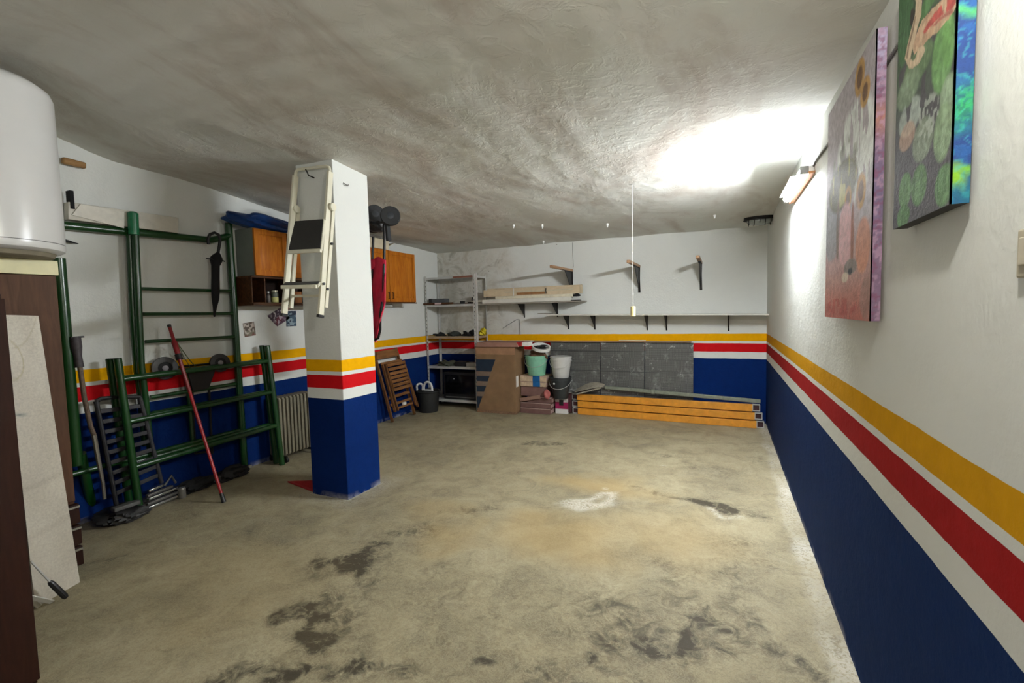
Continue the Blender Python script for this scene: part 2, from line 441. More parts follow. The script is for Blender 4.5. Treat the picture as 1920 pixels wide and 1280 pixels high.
# ================================================================== THE ROOM
# floor with the marks that cars and spilt paint left on it
def floor_stain(P):
    x, y = P[:, 0], P[:, 1]
    wx = x + 0.16 * (vnoise(x, y, 1, 3.0) - 0.5) * 2 + 0.06 * (vnoise(x, y, 2, 9) - 0.5) * 2
    wy = y + 0.16 * (vnoise(x, y, 3, 3.0) - 0.5) * 2 + 0.06 * (vnoise(x, y, 4, 9) - 0.5) * 2
    dk = np.zeros_like(x); wh = np.zeros_like(x); wm = np.zeros_like(x)
    def blob(px, py, rx, ry, rot=0.0):
        c = at(2, 0, px, py); dx = wx - c[0]; dy = wy - c[1]
        cs, sn = math.cos(rot), math.sin(rot); a = (dx * cs + dy * sn) / rx; b = (-dx * sn + dy * cs) / ry
        return np.clip(1.5 * (1 - np.sqrt(a * a + b * b)), 0, 1)
    for px, py, rx, ry, rot, k in (
        (640, 1075, .30, .22, .5, .9), (700, 1050, .22, .16, .2, .6), (560, 1170, .34, .13, .8, .75), (470, 1250, .34, .14, .9, .7), (530, 1240, .20, .12, .9, .8),
        (620, 1130, .25, .12, .8, .5), (335, 1175, .10, .05, 0, .45), (700, 1180, .3, .25, 0, .3), (800, 1160, .2, .15, 0, .3), (900, 1200, .10, .06, 0, .55),
        (1120, 1210, .12, .05, -.6, .6), (1180, 1250, .22, .08, -.3, .6), (1330, 1150, .3, .2, 0, .4), (1240, 1060, .25, .25, 0, .4), (1360, 1080, .2, .1, -.5, .45),
        (1010, 830, .30, .18, .9, .5), (960, 880, .3, .14, .6, .2), (1260, 850, .5, .18, -.2, .4), (1330, 945, .42, .16, -.4, .7), (1230, 925, .3, .1, -.4, .45),
        (880, 960, .4, .14, .7, .45), (790, 1000, .45, .2, .8, .5), (740, 1010, .3, .15, .7, .4), (700, 1080, .55, .3, .7, .35), (850, 1060, .35, .2, .7, .3), (300, 1010, .2, .1, 0, .25),
        (600, 1010, .06, .04, 0, .3), (480, 960, .1, .05, 0, .25), (1380, 1050, .3, .5, 0, .35), (1150, 1150, .6, .4, 0, .42), (1350, 880, .5, .3, 0, .3), (900, 1130, .6, .4, 0, .28), (1440, 860, .12, .2, 0, .35), (340, 960, .4, .15, .3, .25),
        (1300, 1200, .35, .3, 0, .6), (1180, 1180, .3, .2, 0, .5), (1400, 1160, .2, .4, 0, .5), (1050, 1240, .3, .12, 0, .45), (760, 1230, .3, .15, .4, .5), (640, 1240, .3, .15, .8, .6), (1490, 1230, .12, .25, 0, .55), (1250, 1120, .4, .25, 0, .35), (200, 1050, .2, .1, .4, .4), (450, 1000, .15, .06, .3, .4)):
        dk = np.maximum(dk, k * blob(px, py, rx, ry, rot))
    c = at(2, 0, 1120, 938); d = np.hypot((wx - c[0]) / .13, (wy - c[1]) / .17); wh = np.maximum(wh, np.clip(1.2 - abs(d - .7) * 2.2, 0, 1) * 0.62)
    wh = np.maximum(wh, 0.5 * blob(1352, 962, .16, .04, -.5)); wh = np.maximum(wh, 0.5 * blob(1240, 872, .10, .03))
    wh = np.maximum(wh, 0.5 * blob(1115, 910, .05, .05))
    # chalky rim of paint along the right wall and round the pillar
    e = np.clip((x - (XR - .085 - .05 * vnoise(x, y, 8, 5))) / .04, 0, 1) * (vnoise(x, y, 9, 4) * .9)
    wh = np.maximum(wh, e * .8)
    dp = np.maximum(np.abs(x + 2.975) - .195, np.abs(y - 3.02) - .2)
    wh = np.maximum(wh, np.clip(1 - dp / .035, 0, 1) * .75); wh = np.maximum(wh, np.clip(1 - dp / .22, 0, 1) * .28)
    for px, py, rx, ry, k in ((1110, 905, .7, .35, .8), (1060, 1000, .6, .45, .7), (860, 1000, .35, .25, .5), (1250, 1000, .6, .5, .45), (800, 960, .4, .3, .35), (420, 1100, .9, .5, .2)):
        wm = np.maximum(wm, k * blob(px, py, rx, ry))
    dk = dk * (.75 + .85 * vnoise(x, y, 5, 14))
    return np.clip(np.stack([dk, wh, wm], 1), 0, 1)
fl = paint_grid('floor', (XL - .02, YF - .02, 0), (XR - XL + .04, 0, 0), (0, YB - YF + .04, 0), 210, 350, floor_stain, M_FL, thick=(0, 0, -.06), attr='stain')
struct(fl)

# ceiling: sagging, trowelled slab, higher over the left half
gl = ([-2, 0, 1.6, 1.83, 2.46, 2.9, 3.7, 5.5, 6.7], [2.97, 2.97, 2.94, 2.755, 2.745, 2.72, 2.62, 2.53, 2.485])
gr = ([-2, 2, 3, 4.4, 5.6, 6.7], [2.50, 2.50, 2.55, 2.55, 2.50, 2.49])
def ceil_h(x, y):
    t = np.clip((XR - x) / (XR + 2.9), 0, 1); t = t * t * (3 - 2 * t)
    h = np.interp(y, *gl) * t + np.interp(y, *gr) * (1 - t)
    return h
def ceil_full(x, y):
    h = ceil_h(x, y)
    k = np.clip((.3 - x) / 1.6, 0.15, 1)
    h = h + 0.022 * k * (vnoise(x + 20 + .25 * np.sin(y * .9), y * .28 + 9, 11, 2.6) - .5) + 0.012 * (vnoise(x + 20, y + 9, 12, 2.2) - .5)
    h = h + 0.006 * (vnoise(x + 20, y * .6 + 9, 13, 7.0) - .5) + 0.003 * (vnoise(x + 20, y + 9, 14, 18.0) - .5)
    return h
def smooth1(f, x, y):
    return sum(f(x, y + d) for d in (-.3, -.15, 0, .15, .3)) / 5
nx, ny = 190, 300
gx, gy = np.meshgrid(np.linspace(XL - .03, XR + .03, nx), np.linspace(YF - .03, YB + .03, ny))
hz = smooth1(ceil_h, gx, gy) + (ceil_full(gx, gy) - ceil_h(gx, gy))
cb = MB(); vv = [(a, b, c) for a, b, c in zip(gx.ravel(), gy.ravel(), hz.ravel())]
cb.v = vv + [(XL - .03, YF - .03, 3.1), (XR + .03, YF - .03, 3.1), (XR + .03, YB + .03, 3.1), (XL - .03, YB + .03, 3.1)]
k0 = nx * ny
cb.f = [(j * nx + i, (j + 1) * nx + i, (j + 1) * nx + i + 1, j * nx + i + 1) for j in range(ny - 1) for i in range(nx - 1)]
cb.f += [tuple(range(nx)) + (k0 + 1, k0), tuple((ny - 1) * nx + i for i in range(nx))[::-1] + (k0 + 3, k0 + 2),
         tuple(j * nx for j in range(ny))[::-1] + (k0, k0 + 3), tuple(j * nx + nx - 1 for j in range(ny)) + (k0 + 2, k0 + 1), (k0, k0 + 1, k0 + 2, k0 + 3)]
struct(cb.build('ceiling', M_CE, smooth=60))
def CZ(x, y): return float(smooth1(ceil_h, np.array([x]), np.array([y]))[0])

struct(BX((XL - .12, YF - .12, -.02), (XL, YB + .12, 3.0)).build('wall_left', M_WL))
struct(BX((XR, YF - .12, -.02), (XR + .12, YB + .12, 3.0)).build('wall_right', M_WR))
struct(BX((XL, YB, -.02), (XR, YB + .12, 3.0)).build('wall_back', M_WB))
struct(BX((XL, YF - .12, -.02), (-3.25, YF, 3.0)).box((.05, YF - .12, -.02), (XR, YF, 3.0)).box((-3.25, YF - .12, 2.12), (.05, YF, 3.0)).build('wall_front', M_WL))  # unseen opening left in this wall for the added fill light
struct(BX((-3.17, 2.82, -.01), (-2.776, 3.215, 2.80)).build('pillar', M_PL, bevel=.006))

# ------------------------------------------------------------------ lamps
t = thing('tube_light', 'lit white fluorescent tube on the right wall just under the ceiling', 'lamp', (XR, 3.8, 2.3))
BX((XR - .03, 3.38, 2.30), (XR - .0005, 4.28, 2.34)).build('housing', W_ENAM, t, .003)
MB().tube([(XR - .062, 3.42, 2.318), (XR - .062, 4.24, 2.318)], .016, 14).build('glass_tube', TUBE, t)
BX((XR - .075, 3.385, 2.295), (XR - .029, 3.42, 2.34)).build('end_cap', GREYP, t, .004)
BX((XR - .075, 4.24, 2.295), (XR - .029, 4.275, 2.34)).build('end_cap', GREYP, t, .004)
MB().hexa([(XR - .100, 3.62, 2.338), (XR - .001, 3.62, 2.3405), (XR - .001, 4.27, 2.3405), (XR - .100, 4.27, 2.338), (XR - .100, 3.62, 2.3395), (XR - .001, 3.62, 2.342), (XR - .001, 4.27, 2.342), (XR - .100, 4.27, 2.3395)]).build('ceiling_shield', W_ENAM, t)  # plate added to screen the ceiling and keep its bright patch small
BX((XR - .034, 3.36, 2.286), (XR - .0005, 4.28, 2.2995)).build('lower_trim', ORLINE, t)
t = thing('ceiling_bulb', 'bare lit bulb in its holder on the ceiling above the photographer', 'lamp', (.24, .72, CZ(.24, .72)))
zc = CZ(.24, .72)
MB().lathe((.24, .72, zc), [(.045, .004), (.045, -.02), (.022, -.03), (.02, -.06)], 20).build('lamp_holder', K_PLAS, t)
MB().lathe((.24, .72, zc - .06), [(.014, 0), (.02, -.02), (.03, -.045), (.03, -.065), (.02, -.085), (.004, -.093)], 20).build('bulb', BULB, t)
t = MB().tube([(XR - .006, 3.40, 2.325), (XR - .006, 3.34, 2.345), (XR - .006, 3.1, 2.335), (XR - .006, 2.0, 2.30), (XR - .006, 1.0, 2.30), (XR - .006, 0.2, 2.30)], .006, 8)
tag(t.build('power_cable', GREYP), 'grey power cable running along the right wall from the tube light', 'cable')

# unlit bulkhead lamp in the back right corner
c = at(2, 2.43, 1425, 409)
c = at(1, 6.02, 1424, 409); cz = float(CZ(c[0], c[1]))
t = thing('bulkhead_lamp', 'unlit oval caged lamp on the ceiling in the back right corner', 'lamp', (c[0], c[1], cz))
MB().lathe((c[0], c[1], cz), [(.155, .01), (.16, -.02), (.15, -.03)], 32, ys=.6).build('base_ring', K_MET, t)
MB().lathe((c[0], c[1], cz - .028), [(.13, 0), (.128, -.03), (.10, -.055), (.05, -.068), (.005, -.07)], 32, ys=.6).build('glass', M('frosted_lamp_glass', (150, 155, 152), .15, .2), t)
for k in range(-2, 3):
    MB().tube([(c[0] + k * .055, c[1] + s_ * .09 * math.sqrt(max(0.05, 1 - (k * .055 / .16) ** 2)), cz - .02 - .075 * math.sqrt(max(0, 1 - s_ * s_))) for s_ in np.linspace(-1, 1, 11)], .005, 6).build('cage_wire', K_MET, t)
MB().tube([(c[0] + .16 * math.cos(a), c[1] + .096 * math.sin(a), cz - .035) for a in np.linspace(0, 2 * PI, 33)], .007, 6).build('cage_rim', K_MET, t)
tag(MB().tube([(c[0] + .15, c[1] + .02, cz - .02), (XR - .01, 6.10, cz - .03), (XR - .01, 6.30, cz - .035)], .008, 8).build('lamp_cable', K_PLAS), 'short black cable between the corner lamp and the right wall', 'cable')

# cord switch hanging from the ceiling
p = at(2, CZ(-.65, 3.8), 1185, 343)
yk = p[1]; k1 = at(1, yk, 1182, 574); k2 = at(1, yk, 1182, 593)
t = thing('pull_cord', 'long white pull cord with a cream cylinder knob hanging from the ceiling', 'pull cord', p)
MB().tube([(p[0], yk, p[2] + .01), (p[0], yk, k1[2])], .0016, 6).build('cord', CORDM, t)
MB().lathe((p[0], yk, k2[2]), [(.018, 0), (.021, .004), (.021, k1[2] - k2[2] - .006), (.014, k1[2] - k2[2])], 20).build('knob', KNOB, t)
MB().tube([(p[0] + .02, yk, p[2] + .004), (p[0], yk, p[2] - .012), (p[0] - .055, yk - .02, p[2] + .004)], .004, 6).build('hook', GREYP, t)
for px, py, lb in ((1017, 427, 'larger white plastic anchor in the ceiling left of the cord'), (1019, 452, 'white plastic anchor in the ceiling nearest the back wall'),
                   (1139, 422, 'small white anchor in the ceiling just left of the pull cord'), (1340, 403, 'small white anchor in the ceiling near the corner lamp'),
                   (963, 428, 'tiny white anchor in the ceiling, leftmost of its row')):
    q = at(2, 2.5, px, py); q[2] = CZ(q[0], q[1])
    tag(MB().lathe(q, [(.014, .012), (.014, -.02), (.008, -.024), (.008, -.04), (.003, -.042)], 10).build('ceiling_anchor', W_PLAS), lb, 'anchor', 'white plastic anchors in the ceiling')

# ================================================================== RIGHT WALL
def ell(P, px, py, rpx, rpy, plane_x, rot=0.0):
    """elliptical mask on the canvas, centre and radii read off the canvas itself"""
    c = at(0, plane_x, px, py); a = at(0, plane_x, px + rpx, py); b = at(0, plane_x, px, py + rpy)
    ry = abs(a[1] - c[1]); rz = abs(b[2] - c[2])
    dy = P[:, 1] - c[1]; dz = P[:, 2] - c[2]
    cs, sn = math.cos(rot), math.sin(rot); u = (dy * cs + dz * sn) / ry; v = (-dy * sn + dz * cs) / rz
    return np.clip((1.12 - np.sqrt(u * u + v * v)) * 6, 0, 1)
def lay(C, m_, rgb, k=1.0):
    return C + (np.array(lin(rgb)) - C) * (m_ * k)[:, None]
# painting 1: flowers in a vase
A0, A1, AZ0, AZ1 = 1.973, 2.745, 1.436, 2.405
AX = .460
def paint_a(P):
    y, z = P[:, 1], P[:, 2]; v = (z - AZ0) / (AZ1 - AZ0); n = vnoise(y, z, 21, 22); n2 = vnoise(y, z, 22, 60); ns = vnoise(y * 1.0, z * .25, 23, 45)
    C = np.zeros((len(P), 3)) + np.array(lin((182, 176, 182)))
    C = lay(C, np.clip(1 - v * 2.6, 0, 1) ** .6, (186, 124, 104)); C = lay(C, np.clip(1 - v * 6, 0, 1), (176, 96, 84))
    C = lay(C, ell(P, 1560, 430, 14, 60, AX), (150, 156, 164), .7)
    C = lay(C, ell(P, 1600, 290, 42, 90, AX) * (ns > .45), (232, 238, 234), .95)
    C = lay(C, ell(P, 1580, 320, 26, 50, AX) * (n > .5), (120, 128, 104), .6)
    C = lay(C, ell(P, 1578, 350, 28, 44, AX), (96, 92, 44), .95); C = lay(C, ell(P, 1578, 345, 26, 40, AX) * (ns > .55), (190, 186, 110), .9)
    for px, py, rx, ry in ((1614, 358, 9, 32), (1612, 145, 9, 32), (1622, 172, 9, 26), (1590, 372, 6, 22)):
        C = lay(C, ell(P, px, py, rx, ry, AX), (196, 150, 70), .9); C = lay(C, ell(P, px, py, rx * .55, ry * .6, AX), (92, 62, 40), .85)
    C = lay(C, ell(P, 1584, 440, 14, 56, AX), (214, 172, 176), 1.0); C = lay(C, ell(P, 1598, 440, 3, 60, AX), (146, 84, 60), .9); C = lay(C, ell(P, 1571, 430, 3, 58, AX), (112, 90, 74), .8)
    C = lay(C, ell(P, 1617, 460, 14, 50, AX), (206, 140, 108), .8); C = lay(C, ell(P, 1606, 400, 6, 40, AX), (200, 168, 170), .4)
    C = lay(C, ell(P, 1594, 500, 12, 14, AX), (128, 120, 114), .9); C = lay(C, ell(P, 1594, 508, 4, 6, AX), (34, 32, 38)); C = lay(C, ell(P, 1584, 520, 6, 9, AX), (212, 200, 182), .8)
    C = lay(C, ell(P, 1562, 500, 12, 14, AX), (196, 160, 160), .5); C = lay(C, ell(P, 1575, 575, 30, 16, AX) * (n > .4), (168, 70, 60), .7); C = lay(C, ell(P, 1625, 560, 14, 40, AX), (150, 122, 112), .6)
    return np.clip(C * (0.8 + .4 * n2)[:, None], 0, 1)
def side_a(P):
    y, z = P[:, 1], P[:, 2]; n = vnoise(P[:, 0] + y + .02 * vnoise(P[:, 0], z, 25, 70), z + .02 * vnoise(P[:, 0], z, 26, 50), 24, 75); v = (z - AZ0) / (AZ1 - AZ0)
    C = np.zeros((len(P), 3)) + np.array(lin((126, 100, 124)))
    C = lay(C, np.clip(1 - abs(v - .95) * 6, 0, 1), (186, 176, 206), .9)
    C = lay(C, np.clip(1 - abs(v - .45) * 4, 0, 1), (110, 98, 130), .8); C = lay(C, np.clip(1 - abs(v - .7) * 12, 0, 1), (190, 130, 100), .7)
    C = lay(C, (n > .62) * 1.0, (178, 142, 164), .6); C = lay(C, (n < .3) * 1.0, (128, 66, 96), .6)
    return np.clip(C * .85, 0, 1)
t = thing('canvas_painting', 'canvas with a vase of flowers in pinks and greys on the right wall', 'painting', (XR, 2.36, AZ0))
BX((AX + .004, A0 + .002, AZ0), (XR - .0122, A1, AZ1)).build('stretcher_frame', W_BAT, t)
paint_grid('painted_front', (AX, A1, AZ0), (0, A0 - A1, 0), (0, 0, AZ1 - AZ0), 150, 190, paint_a, M_OIL, t, thick=(.004, 0, 0))
paint_grid('painted_edge', (AX, A0, AZ0), (XR - .0122 - AX, 0, 0), (0, 0, AZ1 - AZ0), 8, 140, side_a, M_OIL, t, thick=(0, .002, 0))
# painting 2: flamingo among leaves
B0, B1, BZ0, BZ1 = 1.358, 1.735, 1.713, 2.42
BXX = .456
def q6(x, y): return (1640 + x / 2.909, y / 2.909)
def paint_b(P):
    y, z = P[:, 1], P[:, 2]; n = vnoise(y, z, 31, 30); n2 = vnoise(y, z, 32, 80); ns = vnoise(y, z * .3, 33, 70)
    C = np.zeros((len(P), 3)) + np.array(lin((78, 76, 80)))
    C = lay(C, np.clip((z - 1.95) * 6, 0, 1) * (n > .45), (70, 98, 66), .8)
    def e(x, yy, rx, ry, rot=0): return ell(P, *q6(x, yy), rx / 2.909, ry / 2.909, BXX, rot)
    for x, yy, rx, ry, r, c in ((165, 80, 40, 260, 0, (70, 110, 70)), (290, 20, 45, 50, 0, (78, 120, 70)), (230, 360, 80, 90, 0, (104, 130, 92)), (370, 300, 60, 190, 0, (112, 158, 96)), (400, 200, 30, 160, 0, (112, 160, 92)),
                               (180, 490, 60, 90, 0, (128, 150, 120)), (400, 520, 45, 110, 0, (142, 166, 134)), (370, 720, 50, 150, 0, (132, 158, 120)), (260, 760, 55, 110, 0, (130, 144, 122)),
                               (378, 1010, 52, 108, 0, (96, 138, 84)), (240, 1010, 42, 104, 0, (92, 132, 80)), (165, 1040, 34, 90, 0, (98, 142, 84)), (155, 1180, 34, 60, 0, (82, 128, 70))):
        C = lay(C, e(x, yy, rx, ry, r), c, .95); C = lay(C, e(x, yy, rx * .75, ry * .8, r) * (ns > .6), tuple(min(255, q + 26) for q in c), .6)
    C = lay(C, e(190, 640, 60, 90) * (n > .35), (184, 196, 186), .75); C = lay(C, e(175, 745, 42, 70), (196, 164, 140), .7); C = lay(C, e(290, 640, 60, 110) * (n2 > .55), (180, 188, 176), .6)
    C = lay(C, e(345, 1000, 4, 90) + e(215, 1010, 3, 80), (60, 92, 56), .6)
    # flamingo: body, S-shaped neck, wing
    q = P - np.array([0, 0, H]); dd = q @ F_
    U = (960 + FPX * (q @ R_) / dd - 1640) * 2.909; V = (640 - FPX * (q @ U_) / dd) * 2.909
    U = U + 6 * (n - .5); V = V + 10 * (n2 - .5)
    def poly(pts):
        ins = np.zeros(len(U), bool)
        for (ax_, ay_), (bx_, by_) in zip(pts, pts[1:] + pts[:1]):
            if ay_ == by_: continue
            ins ^= ((ay_ > V) != (by_ > V)) & (U < (bx_ - ax_) * (V - ay_) / (by_ - ay_) + ax_)
        return ins * 1.0
    def stroke(pts, w0, w1):
        mk = np.zeros(len(U))
        for k in range(len(pts) - 1):
            a_, b_ = np.array(pts[k], float), np.array(pts[k + 1], float); tt = np.clip(((U - a_[0]) * (b_ - a_)[0] + (V - a_[1]) * (b_ - a_)[1]) / ((b_ - a_) @ (b_ - a_)), 0, 1)
            ds = np.hypot(U - a_[0] - tt * (b_ - a_)[0], V - a_[1] - tt * (b_ - a_)[1]); ww = w0 + (w1 - w0) * (k + tt) / (len(pts) - 1)
            mk = np.maximum(mk, np.clip((ww - ds) / 3 + 1, 0, 1))
        return mk
    bodyp = [(262, 110), (300, 60), (360, 5), (380, -60), (455, -60), (452, 30), (415, 90), (350, 165), (290, 215), (262, 255), (215, 300), (200, 240), (235, 170)]
    C = lay(C, poly(bodyp), (206, 178, 148)); C = lay(C, poly(bodyp) * (ns > .55), (190, 152, 124), .6)
    C = lay(C, stroke([(228, -40), (242, 10), (238, 80), (214, 160), (192, 250), (180, 320), (200, 355), (232, 330), (258, 270)], 13, 17), (214, 192, 162))
    C = lay(C, stroke([(212, 60), (205, 95), (200, 130)], 11, 5), (62, 56, 50)); C = lay(C, stroke([(226, 90), (208, 160), (186, 240), (174, 320)], 3, 3), (128, 104, 84), .8)
    C = lay(C, stroke([(440, -20), (400, 30), (350, 70), (300, 130), (270, 175)], 30, 5) * (ns > .35), (190, 62, 66), .85)
    C = lay(C, stroke([(420, 60), (370, 90), (320, 140)], 8, 3), (168, 70, 74), .7)
    return np.clip(C * (0.62 + .36 * n2)[:, None], 0, 1)
def side_b(P):
    z0 = P[:, 2]; x0 = P[:, 0]; z = z0 + .02 * (vnoise(x0, z0, 36, 60) - .5) + .5 * (x0 - XR) * (vnoise(x0, z0, 37, 9) - .3); xx = x0 + .03 * vnoise(x0, z0, 38, 40); n = vnoise(xx, z, 34, 45); n2 = vnoise(xx, z, 35, 130); x = (P[:, 0] - BXX) / (XR - BXX)
    C = np.zeros((len(P), 3)) + np.array(lin((10, 66, 142)))
    C = lay(C, np.clip((z - 2.2) * 10, 0, 1), (20, 80, 110)); C = lay(C, (n > .55) * 1.0, (14, 96, 168), .7)
    C = lay(C, np.clip(1 - abs(z - 1.92) * 14, 0, 1), (20, 146, 98), .95); C = lay(C, np.clip(1 - abs(z - 1.93) * 14, 0, 1) * (n2 > .55), (40, 196, 110), .8)
    C = lay(C, np.clip(1 - abs(z - 1.735) * 20, 0, 1), (16, 128, 150), .9)
    C = lay(C, np.clip(1.4 - np.hypot((x - .15) / .4, (z - 1.765) / .028), 0, 1), (150, 214, 34)); C = lay(C, np.clip(1.3 - np.hypot((x - .6) / .3, (z - 1.785) / .012), 0, 1), (130, 206, 60))
    C = lay(C, np.clip(1.2 - abs(z - 2.13 + .02 * x) * 90, 0, 1), (90, 206, 110), .8)
    C = lay(C, (n2 > .75) * 1.0, (60, 190, 190), .35)
    return np.clip(C * .55, 0, 1)
t = thing('canvas_painting', 'canvas with a pink flamingo among green leaves and blue painted edge', 'painting', (XR, 1.55, BZ0))
BX((BXX + .004, B0 + .002, BZ0), (XR - .0122, B1, BZ1)).build('stretcher_frame', M('dark_canvas_back', (52, 52, 52), .8), t)
paint_grid('painted_front', (BXX, B1, BZ0), (0, B0 - B1, 0), (0, 0, BZ1 - BZ0), 150, 230, paint_b, M_OIL, t, thick=(.004, 0, 0))
paint_grid('painted_edge', (BXX, B0, BZ0), (XR - .0122 - BXX, 0, 0), (0, 0, BZ1 - BZ0), 10, 160, side_b, M_OIL, t, thick=(0, .002, 0))
# socket plate at the right edge of the photo
t = thing('wall_switch', 'beige switch box at the right edge on the right wall', 'switch', (XR, 1.15, 1.54))
BX((XR - .012, 1.08, 1.538), (XR - .0005, 1.17, 1.626)).build('box_body', M('beige_switch', (186, 178, 156), .5), t, .004)
BX((XR - .017, 1.095, 1.56), (XR - .0121, 1.153, 1.61)).build('rocker', M('beige_rocker', (198, 190, 170), .4), t, .002)

# ================================================================== BACK WALL
def bracket(name, x, ztop, depth, drop, parent, mat=K_MET, wdt=.022):
    """pressed L bracket: wall leg, arm and a tapered web"""
    b = MB()
    b.prism([(x - wdt / 2, YB - .0005, ztop), (x + wdt / 2, YB - .0005, ztop), (x + wdt * .32, YB - .0005, ztop - drop), (x - wdt * .32, YB - .0005, ztop - drop)], (0, -.004, 0))
    b.box((x - wdt / 2, YB - depth, ztop - .004), (x + wdt / 2, YB - .0045, ztop))
    b.prism([(x - .003, YB - .0045, ztop - drop * .86), (x - .003, YB - depth * .82, ztop - .004), (x - .003, YB - .0045, ztop - .004)], (.006, 0, 0))
    b.prism([(x - wdt / 2, YB - .004, ztop - .004), (x - wdt / 2, YB - .018, ztop - .004), (x - wdt * .2, YB - .008, ztop - drop * .97), (x - wdt * .2, YB - .004, ztop - drop)], (wdt * .8, 0, 0))
    return b.build(name, mat, parent)
# long low shelf
t = thing('wall_shelf', 'long narrow white shelf on black brackets low across the back wall', 'shelf', (-.9, YB, 1.42))
ys = YB - .36
def slant(x): return 1.449 + (x + 2.335) / (2.335 + .50) * (1.399 - 1.449)
for x0, x1, nm, mt_ in ((-2.31, -.93, 'shelf_board', W_PAINT), (-.925, XR - .004, 'shelf_board', W_PAINT)):
    MB().hexa([(x0, ys, slant(x0) - .018), (x1, ys, slant(x1) - .018), (x1, YB - .001, slant(x1) - .018), (x0, YB - .001, slant(x0) - .018),
               (x0, ys, slant(x0)), (x1, ys, slant(x1)), (x1, YB - .001, slant(x1)), (x0, YB - .001, slant(x0))]).build(nm, mt_, t, .001)
for x in (-2.085, -1.69, -.955, -.70, .065):
    bracket('bracket', x, slant(x) - .0185, .30, .21, t)
# short piece of grey board sticking out at its left end
tag(BX((-2.44, ys + .02, 1.452), (-2.20, ys + .14, 1.466)).build('board_offcut', M('grey_board', (128, 124, 112), .7)), 'small grey board offcut lying on the left end of the long shelf', 'board')

# upper left shelf with old profiles
t = thing('wall_shelf', 'short upper shelf on two black brackets beside the metal rack', 'shelf', (-2.5, YB, 1.63))
BX((-3.40, YB - .36, 1.612), (-1.80, YB - .001, 1.63)).build('shelf_board', M('grey_shelf_board', (150, 144, 132), .7), t, .001)
for x in (-2.79, -2.255): bracket('bracket', x, 1.6115, .30, .21, t)
yu = YB - .36
def plank(name, lab, x0, x1, y0, y1, z0, z1, mat, cat='board', tilt=0.0, group=None, x_extra=None):
    b = MB().hexa([(x0, y0, z0), (x1, y0, z0 + tilt), (x1, y1, z0 + tilt), (x0, y1, z0), (x0, y0, z1), (x1, y0, z1 + tilt), (x1, y1, z1 + tilt), (x0, y1, z1)])
    o = b.build(name, mat, bevel=.002); tag(o, lab, cat, group); return o
plank('white_board', 'long white plank lying at the front of the upper shelf', -3.32, -1.93, yu - .015, yu + .10, 1.631, 1.687, W_PAINT)
plank('white_board', 'grimy cream plank lying on the white plank of the upper shelf', -3.10, -1.90, yu - .01, yu + .09, 1.688, 1.728, M('yellowed_board', (206, 200, 178), .6, 0, .14, 20))
plank('narrow_board', 'thin pale slat poking out left of the upper shelf planks', -3.52, -3.325, yu + .0, yu + .05, 1.66, 1.682, M('pale_slat', (196, 190, 176), .6))
# open box profile above
t = thing('carton_trough', 'long pale cardboard trough with rusty brown strip on top of the planks', 'box', (-2.5, yu + .06, 1.729))
b = MB(); x0, x1, y0, y1, z0, z1 = -3.30, -1.80, yu + .0, yu + .13, 1.729, 1.845
b.box((x0, y0, z0), (x1, y1, z0 + .004)).box((x0, y1 - .004, z0 + .004), (x1, y1, z1 + .01)).box((x0, y0, z0 + .004), (x1, y0 + .004, z1 - .02))
b.box((x1 - .004, y0, z0), (x1, y1, z1)).build('trough', CARD2, t)
BX((-2.75, y0 - .006, z0 + .012), (-2.28, y0 - .0005, z0 + .045)).build('rust_strip', M('rusty_brown', (142, 98, 56), .7, 0, .3, 30), t)
BX((-2.95, y0 - .008, z0 + .05), (-1.9, y0 - .0005, z0 + .07)).build('top_lip', M('beige_lip', (186, 176, 150), .7), t)
BX((-2.31, y0 - .008, z0 + .012), (-2.29, y0 - .0005, z1 - .025)).build('strap', M('grey_strap', (96, 90, 78), .7), t)
BX((-2.81, y0 - .0085, 1.729), (-2.795, y0 - .0065, 1.838)).build('strap', W_PLAS, t)
tag(MB().blob((-1.86, yu + .03, 1.70), (.05, .05, .024), .3, 4, flat=1.6885).build('dark_rag', K_CLOTH), 'small dark rag at the right end of the upper shelf planks', 'rag')
tag(BX((-1.93, yu - .012, 1.631), (-1.80, yu + .06, 1.640)).build('metal_strip', K_MET), 'dark metal strip end under the rag on the upper shelf', 'strip')

# three arms: wooden battens on black brackets
for x, lab, skew in ((-2.02, 'batten arm on black bracket, leftmost of three, above the planks', -.04), (-1.06, 'batten arm on black bracket, middle of three, right of pull cord', 0), (-.268, 'batten arm on black bracket, rightmost of three on back wall', .0)):
    t = thing('bracket_arm', lab, 'bracket', (x, YB, 2.06))
    MB().bar((x, YB - .001, 2.078), (x + skew, YB - .80, 2.078), .034, .04, (0, 0, 1)).build('batten', W_BAT, t, .002)
    bracket('bracket', x, 2.0605, .42, .34, t, wdt=.034)

# cable on the wall, and a grey tube standing in for a bracket's shadow line
tag(MB().tube([(-2.0, YB - .004, 2.48), (-2.0, YB - .004, 2.30), (-1.995, YB - .004, 2.12)], .003, 6).build('thin_cable', GREYP), 'thin grey cable dropping from the ceiling above the leftmost batten arm', 'cable')
tag(MB().tube([(-3.16, YB - .006, 1.24), (-2.92, YB - .006, 1.375), (-2.875, YB - .006, 1.375), (-2.865, YB - .006, 1.14)], .005, 6).build('bent_shadow_line', GREYP), 'bent grey shadow line on the back wall left of the long shelf', 'cable')
for px, py, lb in ((1044, 458, 'rusty screw high on the back wall, upper left'), (917, 508, 'dark nail in the rough plaster right of the rack')):
    q = at(1, YB, px, py); tag(MB().lathe(q, [(.006, -.001), (.006, .012), (.002, .014)], 8, (0, -1, 0)).build('wall_screw', K_MET), lb, 'screw')

